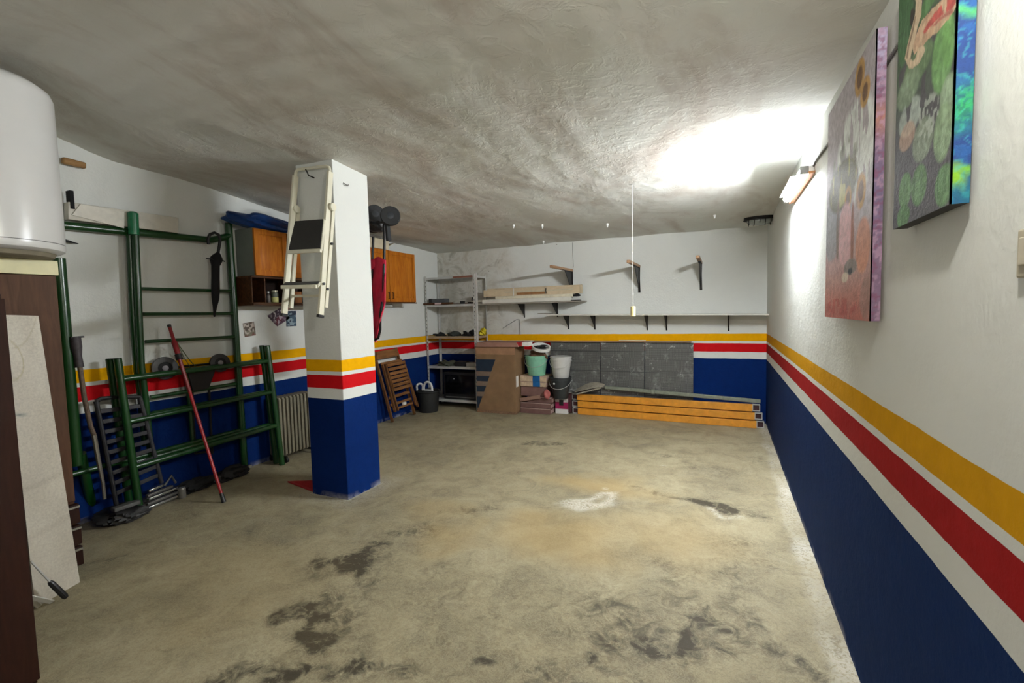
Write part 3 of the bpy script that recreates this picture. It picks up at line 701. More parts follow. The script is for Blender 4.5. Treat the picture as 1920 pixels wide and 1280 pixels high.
# chequer plates leaning in a row
px_ = [(-2.36, -2.09, .012), (-2.10, -1.605, .0), (-1.595, -.985, .016), (-.98, -.355, .004)]
labs = ['leftmost dark chequered metal plate, mostly behind the buckets', 'second chequered metal plate, just right of the pale grey bucket', 'third chequered metal plate with a pale smear at its middle', 'rightmost chequered metal plate, splashed with white paint']
for (x0, x1, dy), lb in zip(px_, labs):
    t = thing('chequer_plate', lb, 'metal plate', ((x0 + x1) / 2, YB - .05, 0), 'chequered plates leaning on the back wall')
    yb_ = YB - .05 - dy
    MB().hexa([(x0, yb_ - .05, .002), (x1, yb_ - .05, .002), (x1, yb_ - .04, .002), (x0, yb_ - .04, .002), (x0, yb_ + .02, 1.028), (x1, yb_ + .02, 1.026), (x1, yb_ + .03, 1.026), (x0, yb_ + .03, 1.028)]).build('plate', M_PLATE, t, .002)
    for zz in (.30, .62, .90):
        f = zz / 1.03
        BX((x0 + .004, yb_ - .0535 + .07 * f, zz - .004), (x1 - .004, yb_ - .0500 + .07 * f, zz + .004)).build('seam_strip', M('dark_seam', (62, 63, 62), .5, .2), t)
b = plank('wooden_batten', 'long thin wooden batten lying on top of the chequered plates', -2.62, -.98, YB - .075, YB - .002, 1.031, 1.052, W_BATX, 'batten')
plank('wooden_batten', 'short brown batten on the rightmost chequered plate', -.975, -.38, YB - .07, YB - .002, 1.029, 1.046, M('brown_batten', (140, 112, 86), .7), 'batten')
plank('white_strip', 'short white strip lying on the middle of the long batten', -1.33, -.97, YB - .072, YB - .03, 1.053, 1.062, W_PLAS, 'strip')

# orange rack beams, three high
for k, (x0, x1, y0l, y0r) in enumerate(((-1.90, .38, 6.43, 6.335), (-1.905, .36, 6.44, 6.35), (-1.915, .335, 6.45, 6.36))):
    z0 = .001 + k * .1; z1 = z0 + .088
    lb = ('lowest orange steel beam, scuffed, lying on the floor', 'middle orange steel beam of the stack', 'top orange steel beam of the stack')[k]
    t = thing('rack_beam', lb, 'beam', ((x0 + x1) / 2, 6.4, z0), 'orange rack beams stacked on the floor')
    MB().hexa([(x0, y0l, z0), (x1, y0r, z0), (x1, y0r + .045, z0), (x0, y0l + .045, z0), (x0, y0l, z1), (x1, y0r, z1), (x1, y0r + .045, z1), (x0, y0l + .045, z1)]).build('beam_body', ORNG, t, .004)
    MB().hexa([(x0 + .01, y0l + .0455, z0), (x1, y0r + .0455, z0), (x1, y0r + .10, z0), (x0 + .01, y0l + .10, z0), (x0 + .01, y0l + .0455, z1 - .008), (x1, y0r + .0455, z1 - .008), (x1, y0r + .10, z1 - .008), (x0 + .01, y0l + .10, z1 - .008)]).build('rear_channel', PINKT, t, .003)
    for xa, xb, y_ in ((x0 - .085, x0 - .001, y0l), (x1 + .001, x1 + .085, y0r)):
        f = MB(); a0, a1, b0, b1 = xa, xb, z0 + .002, z1 - .004
        f.box((a0, y_ + .03, b0), (a1, y_ + .085, b0 + .008)).box((a0, y_ + .03, b1 - .008), (a1, y_ + .085, b1)).box((a0, y_ + .03, b0 + .008), (a0 + .008, y_ + .085, b1 - .008)).box((a1 - .008, y_ + .03, b0 + .008), (a1, y_ + .085, b1 - .008))
        f.build('end_connector', GR_MET, t)
        BX((a0 + .0085, y_ + .05, b0 + .0085), (a1 - .0085, y_ + .07, b1 - .0085)).build('connector_web', M('dark_maroon', (56, 26, 30), .6), t)
# grey pipe and weathered board on top
t = thing('metal_rail', 'long grey green metal rail lying across the top of the orange beams', 'rail', (-.5, 6.50, .30))
MB().bar((-1.52, 6.50, .398), (.43, 6.455, .316), .05, .035, (0, 0, 1)).build('rail', PIPE_G, t, .008)
MB().bar((-.885, 6.482, .372), (-.83, 6.481, .37), .068, .05, (0, 0, 1)).build('sleeve', PIPE_G, t, .01)
t2 = thing('weathered_board', 'curled weathered grey board end on the left of the beams', 'board', (-1.75, 6.45, .3))
g = []
for i in range(15):
    s_ = i / 14; x = -1.93 + .42 * s_; z = .335 + .115 * math.sin(min(1, s_ * 1.25) * PI / 2) - .02 * s_; g.append((x, z, .075 * math.sin(PI * (0.12 + .8 * s_))))
b = MB()
for j, th in ((0, 0), (1, .012)):
    for (x, z, wd) in g: b.v += [(x, 6.40 - wd * .3, z - wd * .5 + th), (x, 6.47 + wd * .3, z + wd * .35 + th)]
n_ = len(g)
for i in range(n_ - 1):
    a = 2 * i; o = 2 * n_
    b.f += [(a, a + 2, a + 3, a + 1), (o + a, o + a + 1, o + a + 3, o + a + 2), (a, o + a, o + a + 2, a + 2), (a + 1, a + 3, o + a + 3, o + a + 1)]
b.f += [(0, 1, 2 * n_ + 1, 2 * n_), (2 * n_ - 2, 4 * n_ - 2, 4 * n_ - 1, 2 * n_ - 1)]
b.build('curled_board', GREYBARK, t2)
MB().bar((-1.90, 6.385, .302), (-1.55, 6.40, .405), .02, .012).build('split_strip', GREYBARK, t2)
tag(MB().tube([(-2.06, 6.40, .315), (-1.98, 6.41, .318)], .014, 10).build('pipe_stub', CHROME), 'short bright pipe stub just left of the orange beams', 'pipe')
tag(MB().bar((-2.02, 6.45, .015), (-2.02, 6.45, .30), .05, .05, (1, 0, 0)).build('post_stub', M('maroon_post', (70, 34, 38), .6)), 'dark maroon post stub standing between tin carton and beams', 'post')

# ------------------------------------------------------------------ buckets and cartons
def bucket(name, lab, c, r0, r1, h, mat, handle=True, rimmat=None, seg=36):
    t = thing(name, lab, 'bucket', c)
    x, y, z = c
    MB().lathe(c, [(r0 * .2, 0), (r0 - .004, 0), (r0, .006), (r1, h - .03), (r1, h), (r1 - .005, h), (r1 - .006, h - .03), (r0 - .006, .012), (r0 * .2, .012)], seg).build('pail', mat, t)
    b = MB()
    for dz, rr in ((h - .012, .008), (h - .045, .004)):
        b.lathe((x, y, z + dz), [(r1 - .001, -.004), (r1 + rr, -.004), (r1 + rr, .008), (r1 - .001, .008)], seg)
    b.build('rim', rimmat or mat, t)
    if handle:
        zz = z + h - .05
        MB().tube([(x - (r1 + .012) * math.cos(a), y - (r1 + .012) * math.sin(a) * .9, zz - .11 * math.sin(a)) for a in np.linspace(0, PI, 17)], .003, 6).build('handle', GR_MET, t)
    return t
bk = bucket('bucket', 'charcoal plastic bucket under the pale grey one, resting on a carton', (-2.135, 6.38, .232), .105, .150, .31, DKG_B)
MB().lathe((-2.185, 6.245, .46), [(.012, 0), (.014, .006), (.004, .009)], 10, (0, -1, 0)).build('stud', W_PLAS, bk)
bucket('bucket', 'pale grey plastic bucket sitting in the charcoal bucket', (-2.125, 6.38, .505), .108, .150, .335, LGREY_B)
bucket('bucket', 'mint green plastic bucket on top of the beige carton stack', (-2.50, 6.38, .5585), .125, .165, .29, GRN_B)
t = thing('rag_bundle', 'brown rags heaped in the mint green bucket', 'rags', (-2.50, 6.38, .80))
MB().blob((-2.47, 6.36, .85), (.12, .11, .08), .3, 11).build('rags', DARKR, t)
t = thing('lid_ring', 'white plastic lid ring tilted on the brown rags', 'lid', (-2.40, 6.30, .95))
MB().lathe((-2.40, 6.31, .95), [(.13, 0), (.135, 0), (.135, .045), (.13, .045), (.118, .042), (.118, .004)], 32, (.22, -.25, .94)).build('ring', W_PLAS, t)
MB().blob((-2.40, 6.31, .985), (.09, .09, .02), .3, 12).build('dark_filling', K_CLOTH, t)

# flat cartons stacked
def carton(lab, x0, x1, y0, y1, z0, z1, mat, edge=None, rot=0.0, tape=False):
    t = thing('flat_carton', lab, 'box', ((x0 + x1) / 2, (y0 + y1) / 2, z0), 'flat cartons stacked by the buckets')
    b = MB().box((x0, y0, z0 + .001), (x1, y1, z1 - .001))
    if rot:
        cx, cy, cz = (x0 + x1) / 2, (y0 + y1) / 2, z0; sn, cs = math.sin(rot), math.cos(rot)
        b.v = [(cx + (x - cx) * cs - (z - cz) * sn, y, cz + (x - cx) * sn + (z - cz) * cs) for x, y, z in b.v]
    b.build('carton', mat, t, .003)
    if edge and not rot:
        BX((x0 + .004, y0 - .0025, z1 - .013), (x1 - .002, y0 - .0003, z1 - .003)).build('pale_edge', edge, t)
        BX((x1 + .0003, y0 + .01, z0 + .015), (x1 + .0025, y1 - .03, z1 - .02)).build('end_label', edge, t)
    if tape:
        BX((x0 + .20, y0 - .003, z0 + .002), (x0 + .31, y0 - .0004, z1 + .0012)).build('blue_tape', BLTAPE, t)
    return t
EDG = M('pinkish_carton_edge', (176, 148, 140), .7, 0, .15, 20)
carton('lowest purple brown carton on the floor left of the tin carton', -2.728, -2.26, 6.27, 6.56, .001, .083, CARD3, EDG)
carton('second purple brown carton from the floor', -2.728, -2.255, 6.275, 6.56, .084, .163, CARD3, EDG)
carton('third purple brown carton, under the slanting one', -2.62, -2.24, 6.28, 6.56, .164, .250, CARD3, EDG)
carton('slanting beige carton wedged in the middle of the stack', -2.727, -2.40, 6.25, 6.27, .20, .255, M('dusty_carton', (140, 108, 92), .8), rot=.20)
carton('brown carton under the two beige ones', -2.727, -2.34, 6.30, 6.56, .2505, .395, CARD3, None)
carton('lower beige carton with blue tape across it', -2.727, -2.33, 6.285, 6.56, .396, .470, BEIGE, EDG, tape=True)
carton('upper beige carton with blue tape under the green bucket', -2.727, -2.32, 6.28, 6.56, .471, .557, BEIGE, EDG, tape=True)
BXm = thing('printed_carton', 'small magenta and white printed carton on the floor under the charcoal bucket', 'box', (-2.13, 6.42, 0))
BX((-2.225, 6.39, .001), (-2.04, 6.52, .07)).build('white_base', W_PLAS, BXm, .002)
BX((-2.225, 6.39, .0705), (-2.04, 6.52, .17)).build('magenta_band', MAG, BXm, .002)
BX((-2.225, 6.39, .1705), (-2.04, 6.52, .231)).build('printed_top', M('grey_white_print', (188, 180, 176), .6, 0, .4, 35), BXm, .002)
BX((-2.165, 6.3885, .12), (-2.10, 6.3897, .205)).build('dark_emblem', K_PLAS, BXm)
tag(MB().blob((-2.30, 6.25, .30), (.05, .04, .07), .2, 5).build('pink_cloth', M('dusty_pink_cloth', (170, 96, 92), .8)), 'dusty pink cloth poking out between cartons and charcoal bucket', 'cloth')

# big cardboard box with cut-away print
cy = 6.13
t = thing('cardboard_box', 'tall brown cardboard box with a dark slanting print, frayed at the bottom', 'box', (-3.05, cy + .15, 0))
BX((-3.378, cy, .03), (-2.735, cy + .36, .985)).build('box_body', CARD, t, .006)
z_ = cy - .0012
BX((-3.378, z_ - .001, .875), (-2.735, z_, .985)).build('top_band', M('worn_cardboard', (156, 118, 88), .85, 0, .2, 8), t)
def tri(name, pts, mat, dep=.0012, y=z_ - .0012):
    return MB().prism([(x, y, z) for x, z in pts], (0, -dep, 0)).build(name, mat, t)
tri('dark_print', [(-3.376, .80), (-3.05, .80), (-3.36, .06), (-3.376, .06)], NAVY)
for zz, x1 in ((.62, -3.155), (.47, -3.205), (.31, -3.27)):
    tri('pale_stripe', [(-3.374, zz), (x1 + .03, zz), (x1, zz - .07), (-3.374, zz - .07)], M('taupe_print', (116, 98, 84), .7), .0008, z_ - .0026)
BX((-2.7345, cy + .02, .40), (-2.7325, cy + .10, .56)).build('side_label', W_PLAS, t)
b = MB(); rg = random.Random(3)
for k in range(26):
    x = -3.376 + .616 * k / 25; b.hexa([(x, cy - .012, .001), (x + .024, cy - .012, .001), (x + .024, cy + .02, .001), (x, cy + .02, .001), (x, cy - rg.uniform(0, .01), .03 + rg.uniform(0, .012)), (x + .024, cy - .002, .03 + rg.uniform(0, .012)), (x + .024, cy + .02, .032), (x, cy + .02, .032)])
b.build('frayed_edge', M('frayed_board', (120, 92, 68), .9, 0, .4, 40), t)
BX((-3.37, cy + .02, .001), (-2.745, cy + .34, .0295)).build('box_foot', M('frayed_board', (0, 0, 0)), t)
# loose sheet laid over its top and onto the cartons
t = thing('cardboard_sheet', 'flattened pinkish brown cardboard laid over the top of the tall box', 'cardboard', (-3.0, 6.25, .99))
MB().hexa([(-3.36, 6.10, .986), (-2.66, 6.10, .99), (-2.66, 6.52, .99), (-3.36, 6.52, .986), (-3.34, 6.11, 1.052), (-2.70, 6.11, 1.05), (-2.66, 6.52, 1.05), (-3.36, 6.52, 1.052)]).build('sheet', M('pinkish_cardboard', (150, 112, 96), .85), t, .004)
BX((-2.70, 6.12, 1.0), (-2.62, 6.30, 1.06)).build('white_red_fold', M('red_label', (150, 30, 34), .6), t)
BX((-2.619, 6.13, 1.0), (-2.52, 6.28, 1.058)).build('white_fold', W_PLAS, t)
t = thing('narrow_carton', 'narrow brown carton standing behind the big cardboard box', 'box', (-2.86, 6.56, 0))
BX((-2.95, 6.50, .001), (-2.815, 6.63, .93)).build('carton', CARD, t, .004)

# ================================================================== METAL RACK in the corner
RX0, RX1, RY0, RY1 = -4.325, -3.42, 6.235, 6.62
t = thing('metal_rack', 'galvanised open shelving rack standing in the back left corner', 'shelving rack', ((RX0 + RX1) / 2, (RY0 + RY1) / 2, 0))
def lpost(x, y, sx_, sy):
    b = MB(); a = .032; th = .003
    b.box((min(x, x + sx_ * a), min(y, y + sy * th), 0.001), (max(x, x + sx_ * a), max(y, y + sy * th), 2.085))
    b.box((min(x, x + sx_ * th), min(y + sy * th, y + sy * a), 0.001), (max(x, x + sx_ * th), max(y + sy * th, y + sy * a), 2.085))
    o = b.build('post', GR_MET, t)
    h = MB()
    for k in range(1, 34): h.box((x + sx_ * a * .5 - .004, y - sy * .0005 - .0005, k * .06), (x + sx_ * a * .5 + .004, y - sy * .0005 + .0005, k * .06 + .02))
    h.build('slots', K_MET, o, smooth=0, kind='stuff')
for x, sx_ in ((RX0, 1), (RX1, -1)):
    for y, sy in ((RY0, 1), (RY1, -1)): lpost(x, y, sx_, sy)
SH = [.10, .625, 1.10, 1.60, 2.03]
for k, z in enumerate(SH):
    b = MB(); x0, x1, y0, y1 = RX0 + .004, RX1 - .004, RY0 + .004, RY1 - .004
    b.box((x0, y0, z + .032), (x1, y1, z + .035)).box((x0, y0, z), (x1, y0 + .003, z + .032)).box((x0, y1 - .003, z), (x1, y1, z + .032)).box((x0, y0 + .003, z), (x0 + .003, y1 - .003, z + .032)).box((x1 - .003, y0 + .003, z), (x1, y1 - .003, z + .032))
    o = b.build('shelf', GR_MET if k != 2 else M('wooden_front_shelf', (170, 150, 122), .5, .3), t)
BX((-3.80, RY0 + .001, 2.034), (-3.455, RY0 + .0035, 2.062)).build('rust_patch', M('rust_brown', (128, 84, 66), .8), t)
# second loose upright beside the front right post
tag(MB().bar((-3.398, 6.235, .002), (-3.396, 6.25, 2.10), .026, .006, (1, 0, 0)).build('loose_upright', M('bright_steel', (214, 214, 212), .35, .15)), 'loose shiny metal upright standing beside the front right rack post', 'upright')
def on(k): return SH[k] + .0352
# things on the second shelf from the top
t2 = thing('drill_case', 'long dark grey tool case on the left of the second rack shelf', 'tool case', (-4.12, 6.33, on(3)))
BX((-4.28, 6.28, on(3)), (-3.98, 6.40, on(3) + .095)).build('case', M('dark_grey_case', (78, 80, 82), .5), t2, .006)
BX((-4.282, 6.272, on(3) + .01), (-4.225, 6.2795, on(3) + .1)).build('black_end', K_PLAS, t2, .002)
t2 = thing('wooden_strip', 'brown wooden strip with a pink sticker poking out left from the rack', 'wooden strip', (-4.1, 6.22, on(3)))
MB().bar((-4.335, 6.205, on(3) + .017), (-3.80, 6.222, on(3) + .017), .03, .022).build('strip', W_SHELF, t2)
BX((-4.12, 6.196, on(3) + .004), (-4.0, 6.198, on(3) + .030)).build('sticker', M('pink_sticker', (206, 180, 178), .6), t2)
tag(BX((-3.84, 6.30, on(3)), (-3.60, 6.42, on(3) + .012)).build('wood_offcut', W_SHELF), 'thin brown wood offcut at the middle of the second rack shelf', 'wood')
tag(BX((-3.70, 6.26, on(3) + .0), (-3.63, 6.295, on(3) + .045)).build('black_block', K_PLAS, bevel=.004), 'small black block at the middle of the second rack shelf', 'block')
t2 = thing('clamp', 'small black screw clamp on the right of the second rack shelf', 'clamp', (-3.50, 6.30, on(3)))
BX((-3.60, 6.32, on(3)), (-3.46, 6.37, on(3) + .03)).build('bar', K_MET, t2, .003)
MB().tube([(-3.535, 6.345, on(3) + .03), (-3.53, 6.34, on(3) + .07), (-3.51, 6.34, on(3) + .10)], .010, 8).build('screw_handle', K_PLAS, t2)
# third shelf
for sd, c_, r_, lb, mt_ in ((21, (-4.14, 6.36), (.10, .09, .035), 'flat heap of black cloth on the left of the third rack shelf', K_CLOTH), (22, (-3.89, 6.37), (.10, .09, .055), 'dark green grey cloth heap at the middle of the third rack shelf', M('dark_green_cloth', (44, 48, 44), .9)),
                          (23, (-3.62, 6.36), (.11, .09, .06), 'black cloth heap on the right of the third rack shelf', K_CLOTH)):
    tag(MB().blob((c_[0], c_[1], on(2) + .018), (r_[0], r_[1], r_[2]), .3, sd, flat=on(2) + .0005).build('cloth_heap', mt_), lb, 'cloth')
t2 = thing('yellow_bag', 'crumpled yellow plastic bag on the right end of the third rack shelf', 'bag', (-3.46, 6.50, on(2)))
MB().blob((-3.44, 6.50, on(2) + .05), (.05, .06, .06), .35, 33, flat=on(2) + .0005, freq=6).build('bag', YELO, t2)
# fourth shelf
tag(MB().blob((-4.05, 6.37, on(1) + .02), (.16, .10, .06), .35, 41, flat=on(1) + .0005, freq=5).build('cable_heap', M('olive_grey_cable', (74, 78, 64), .7)), 'tangled grey green cable on the left of the fourth rack shelf', 'cable')
tag(BX((-3.86, 6.30, on(1)), (-3.66, 6.45, on(1) + .075)).build('toolbox', K_PLAS, bevel=.008), 'low black toolbox on the middle of the fourth rack shelf', 'toolbox')
tag(BX((-3.63, 6.27, on(1)), (-3.47, 6.40, on(1) + .065)).build('pale_box', M('pale_grey_box', (142, 142, 134), .7), bevel=.004), 'pale grey small box at the right of the fourth rack shelf', 'box')
# bottom shelf
t2 = thing('black_appliance', 'boxy black appliance with glass front on the bottom rack shelf', 'appliance', (-3.83, 6.42, on(0)))
BX((-4.07, 6.29, on(0) + .001), (-3.47, 6.56, on(0) + .43)).build('casing', K_PLAS, t2, .01)
BX((-4.03, 6.286, on(0) + .09), (-3.51, 6.2898, on(0) + .39)).build('glass_front', GLASS_D, t2, .001)
BX((-4.03, 6.284, on(0) + .03), (-3.51, 6.2898, on(0) + .045)).build('trim', M('grey_trim', (86, 86, 84), .4), t2)
MB().lathe((-3.87, 6.286, on(0) + .33), [(.010, 0), (.009, .006), (.002, .007)], 10, (0, -1, 0)).build('indicator', M('pale_indicator', (170, 176, 180), .3), t2)

# black bin with white loops
t = thing('bin', 'round black rubber bin on the floor between folding chair and rack', 'bin', (-4.12, 5.93, 0))
MB().lathe((-4.12, 5.93, .001), [(.14, 0), (.175, .30), (.185, .31), (.185, .325), (.17, .325), (.168, .30), (.13, .01)], 32).build('tub', M('matt_black_tub', (26, 27, 27), .7), t)
b = MB()
for s_ in (-1, 1):
    MB().tube([(-4.12 + s_ * (.185 + .035 * math.sin(a)), 5.93, .30 + .05 * math.cos(a)) for a in np.linspace(0, PI, 9)], .008, 6).build('handle', M('matt_black_tub', (0, 0, 0)), t)
t = thing('white_hose', 'white looped flat hose sticking out of the black bin', 'hose', (-4.12, 5.92, .32))
b = MB()
b.tube([(-4.22 + .05 * math.cos(a), 5.86 + .02 * math.sin(2 * a), .335 + .10 * abs(math.sin(a)) ** .8) for a in np.linspace(.0, PI, 14)], .016, 8)
b.tube([(-4.08 + .075 * math.cos(a), 5.87, .335 + .13 * abs(math.sin(a)) ** .7) for a in np.linspace(.0, PI, 14)], .018, 8)
b.build('loops', W_PLAS, t)
MB().bar((-4.12, 5.85, .345), (-3.98, 5.85, .345), .02, .04).build('flap', W_PLAS, t, .004)

# ================================================================== FOLDING CHAIR
t = thing('folding_chair', 'folded slatted wooden chair leaning against the left wall beside the pillar', 'chair', (-4.2, 5.36, 0))
def ch(u, v, n=0.0):
    """u 0..1 across, v 0..1 up, n away from the wall"""
    f0 = Vector((-4.165, 5.12, 0.012)); f1 = Vector((-4.165, 5.63, 0.012)); t0 = Vector((-4.305, 4.955, 1.02)); t1 = Vector((-4.305, 5.43, 1.02))
    nn = Vector((.99, 0, .137))
    return f0.lerp(f1, u).lerp(t0.lerp(t1, u), v) + nn * n
def cbar(name, u0, v0, u1, v1, wd, th, n=0.0, mat=W_CHAIR, side=None):
    a, b_ = ch(u0, v0, n), ch(u1, v1, n); d = (b_ - a)
    sd = (ch(.5, 1) - ch(.5, 0)).normalized() if abs(u1 - u0) > abs(v1 - v0) else Vector((0, 1, 0))
    return MB().bar(a, b_, wd, th, sd).build(name, mat, t, .003)
cbar('leg', 0, 0, 0, .98, .022, .042, 0, W_CHAIRV); cbar('leg', 1, 0.0, 1, 1.0, .022, .042, 0, W_CHAIRV)
cbar('leg', .10, .13, .10, .80, .022, .036, .048, W_CHAIRV); cbar('leg', 1.12, .10, 1.04, .80, .022, .036, .048, W_CHAIRV)
cbar('backrest', .02, .925, .98, .935, .11, .016, .024)
cbar('seat_rail', .14, .14, .14, .80, .02, .03, .085, W_CHAIRV); cbar('seat_rail', .96, .14, .96, .80, .02, .03, .085, W_CHAIRV)
for k, v in enumerate((.775, .715, .655, .60, .545, .49, .435)):
    cbar('seat_slat', .145, v, .955, v + .008, .044, .014, .107)
cbar('stretcher', .04, .335, .98, .345, .04, .018, .03); cbar('stretcher', .04, .235, .98, .245, .035, .018, .03); cbar('stretcher', .06, .17, .94, .18, .03, .016, .05)
cbar('crossbar', .04, .81, .98, .818, .03, .016, .05)
MB().box((-4.16, 5.33, .21), (-4.13, 5.40, .25)).build('hinge', W_PLAS, t, .004)

# ================================================================== STEP LADDER on the pillar
t = thing('step_ladder', 'folded cream step ladder with black treads hanging on the pillar', 'ladder', (-2.93, 2.80, 1.5))
def rail(name, pts, wd, th, mat, par, side=(0, 1, 0)):
    b = MB()
    for a, c in zip(pts[:-1], pts[1:]): b.bar(a, c, wd, th, side)
    return b.build(name, mat, par, .002)
def pl(px, py, y): return tuple(float(q) for q in at(1, y, px, py))
LB, RB = pl(533, 588, 2.60), pl(601, 590, 2.60)
LT, RT = pl(554, 330, 2.775), pl(619, 322, 2.775)
rail('front_rail', [LB, LT], .045, .022, W_LADD, t); rail('front_rail', [RB, RT], .045, .022, W_LADD, t)
MB().tube([LT, pl(555, 322, 2.777), pl(559, 318, 2.778), pl(611, 311.5, 2.778), pl(617, 314, 2.777), RT], .0125, 10).build('top_bow', W_LADD, t)
rail('rear_leg', [pl(546, 578, 2.66), pl(559, 392, 2.80)], .03, .018, W_LADD, t); rail('rear_leg', [pl(611, 577, 2.66), pl(625, 386, 2.795)], .03, .018, W_LADD, t)
rail('rear_leg_brace', [pl(548, 555, 2.672), pl(610, 554, 2.672)], .02, .012, W_LADD, t, (0, 0, 1))
def lr(f, side): a, b_ = (Vector(LB), Vector(LT)) if side == 0 else (Vector(RB), Vector(RT)); return a.lerp(b_, f)
for px, py in ((556, 392), (624, 388)):
    c = pl(px, py, 2.755); MB().lathe(c, [(.028, -.010), (.03, -.008), (.03, .008), (.028, .010)], 14, (1, 0, 0)).build('hinge_plate', W_LADD, t)
for px, py, y in ((605, 532, 2.63), (612, 542, 2.675), (620, 457, 2.735), (540, 535, 2.62)):
    c = pl(px, py, y); MB().lathe((c[0] + .012, c[1], c[2]), [(.010, -.006), (.010, .006)], 10, (1, 0, 0)).build('bolt', K_PLAS, t)
# upper tread folded steep, lower tread nearly flat
def tread(a0, a1, b1, b0, nm):
    p = [Vector(q) for q in (a0, a1, b1, b0)]; n = (p[1] - p[0]).cross(p[3] - p[0]).normalized() * .022
    if n.y > 0: n = -n
    o = MB().hexa([q - n for q in p] + p).build(nm, W_LADD, t, .004)
    cc = sum(p, Vector()) / 4; k = n.normalized()
    MB().hexa([cc + (q - cc) * .95 + k * .0005 for q in p] + [cc + (q - cc) * .95 + k * .005 for q in p]).build('rubber_mat', MAT_BLK, o)
    return o
tread(pl(540, 470, 2.50), pl(602, 467, 2.50), pl(608, 410, 2.66), pl(553, 414, 2.66), 'upper_tread')
MB().bar(pl(540, 473, 2.495), pl(602, 470, 2.495), .024, .02, (0, 0, 1)).build('tread_edge', W_LADD, t, .003)
tread(pl(528, 535, 2.40), pl(597, 533, 2.40), pl(601, 528, 2.62), pl(534, 530, 2.62), 'lower_tread')
MB().bar(pl(528, 538, 2.395), pl(594, 537, 2.395), .026, .02, (0, 0, 1)).build('tread_edge', W_LADD, t, .003)
for p_ in (LB, RB): MB().bar(p_, (p_[0] - .001, p_[1] - .004, p_[2] - .02), .05, .026, (0, 1, 0)).build('foot', K_PLAS, t)
tag(MB().tube([(-2.97, 2.8195, 2.60), (-2.97, 2.765, 2.605), (-2.97, 2.75, 2.63), (-2.985, 2.752, 2.65)], .005, 8).build('wall_hook', K_MET), 'small dark hook in the pillar that carries the step ladder', 'hook')
tag(MB().tube([(-2.7755, 2.93, 2.56), (-2.758, 2.93, 2.55), (-2.752, 2.955, 2.54), (-2.7755, 2.985, 2.56)], .004, 6).build('wall_hook', GREYP), 'small grey hook near the top of the pillar side', 'hook')
tag(MB().tube([(-2.83, 3.2145, 2.33), (-2.83, 3.40, 2.34), (-2.83, 3.52, 2.33), (-2.83, 3.54, 2.38)], .006, 8).build('wall_hook', K_MET), 'long black hook on the back of the pillar carrying the pushchair', 'hook')
# red rag at the foot of the pillar
tag(MB().prism([(-3.60, 2.93, .001), (-3.18, 2.84, .001), (-3.18, 3.08, .001), (-3.36, 3.05, .001)], (0, 0, .012)).add([(-3.58, 2.94, .0131), (-3.18, 2.87, .0131), (-3.18, 3.06, .0131), (-3.25, 2.97, .05), (-3.36, 3.03, .0131)], [(0, 1, 3), (1, 2, 3), (2, 4, 3), (4, 0, 3), (0, 4, 2, 1)]).build('red_rag', RED_RAG), 'red rag on the floor at the left foot of the pillar', 'rag')

# ================================================================== WALL CABINETS
def cab_door(y0, y1, z0, z1, xf, par, hy, hz):
    d = MB(); fw = .055
    d.box((xf, y0 + .003, z0 + .003), (xf + .012, y1 - .003, z1 - .003))
    o = d.build('door', W_CAB, par, .001)
    f = MB(); xa, xb = xf + .0122, xf + .021
    f.box((xa, y0 + .003, z0 + .003), (xb, y0 + fw, z1 - .003)).box((xa, y1 - fw, z0 + .003), (xb, y1 - .003, z1 - .003)).box((xa, y0 + fw, z0 + .003), (xb, y1 - fw, z0 + fw)).box((xa, y0 + fw, z1 - fw), (xb, y1 - fw, z1 - .003))
    f.build('door_frame', W_CAB, o, .002)
    p_ = MB().hexa([(xf + .0122, y0 + fw + .012, z0 + fw + .012), (xf + .0122, y1 - fw - .012, z0 + fw + .012), (xf + .0122, y1 - fw - .012, z1 - fw - .012), (xf + .0122, y0 + fw + .012, z1 - fw - .012),
                    (xf + .018, y0 + fw + .03, z0 + fw + .03), (xf + .018, y1 - fw - .03, z0 + fw + .03), (xf + .018, y1 - fw - .03, z1 - fw - .03), (xf + .018, y0 + fw + .03, z1 - fw - .03)])
    p_.build('raised_panel', W_CAB, o)
    MB().tube([(xb, hy, hz - .045), (xb + .022, hy, hz - .04), (xb + .022, hy, hz + .04), (xb, hy, hz + .045)], .006, 8).build('handle', M('antique_bronze', (70, 42, 22), .4, .5), o)
t = thing('wall_cabinet', 'pine wall cabinet with a grey side panel above the open shelf unit', 'cabinet', (XL, 3.4, 1.905))
BX((XL + .001, 3.10, 1.905), (-4.10, 3.112, 2.36)).build('side_panel', GREYC, t)
BX((XL + .001, 3.1125, 1.905), (-4.10, 3.86, 2.36)).build('carcass', W_SHELF, t)
cab_door(3.10, 3.47, 1.905, 2.36, -4.0995, t, 3.44, 1.98)
cab_door(3.475, 3.86, 1.905, 2.36, -4.0995, t, 3.505, 1.98)
t = thing('wall_cabinet', 'large pine wall cabinet right of the pillar with two doors', 'cabinet', (XL, 5.0, 1.66))
BX((XL + .001, 4.42, 1.665), (-4.03, 5.56, 2.345)).build('carcass', W_SHELF, t)
cab_door(4.42, 4.985, 1.665, 2.345, -4.0295, t, 4.95, 1.75)
cab_door(4.99, 5.56, 1.665, 2.345, -4.0295, t, 5.03, 1.75)
BX((-4.0295, 4.42, 1.648), (-4.0, 5.56, 1.6645)).build('bottom_trim', W_SHELF, t)
tag(BX((XL + .001, 4.50, 1.60), (-4.12, 5.17, 1.647)).build('grey_batten', M('grey_batten', (148, 148, 140), .7)), 'grey board under the large pine cabinet', 'board')
t = thing('white_carton', 'cream carton with an open flap on top of the large pine cabinet', 'box', (-4.12, 4.80, 2.346))
BX((-4.27, 4.50, 2.347), (-4.02, 5.02, 2.475)).build('carton', M('cream_carton', (196, 186, 160), .7), t, .003)
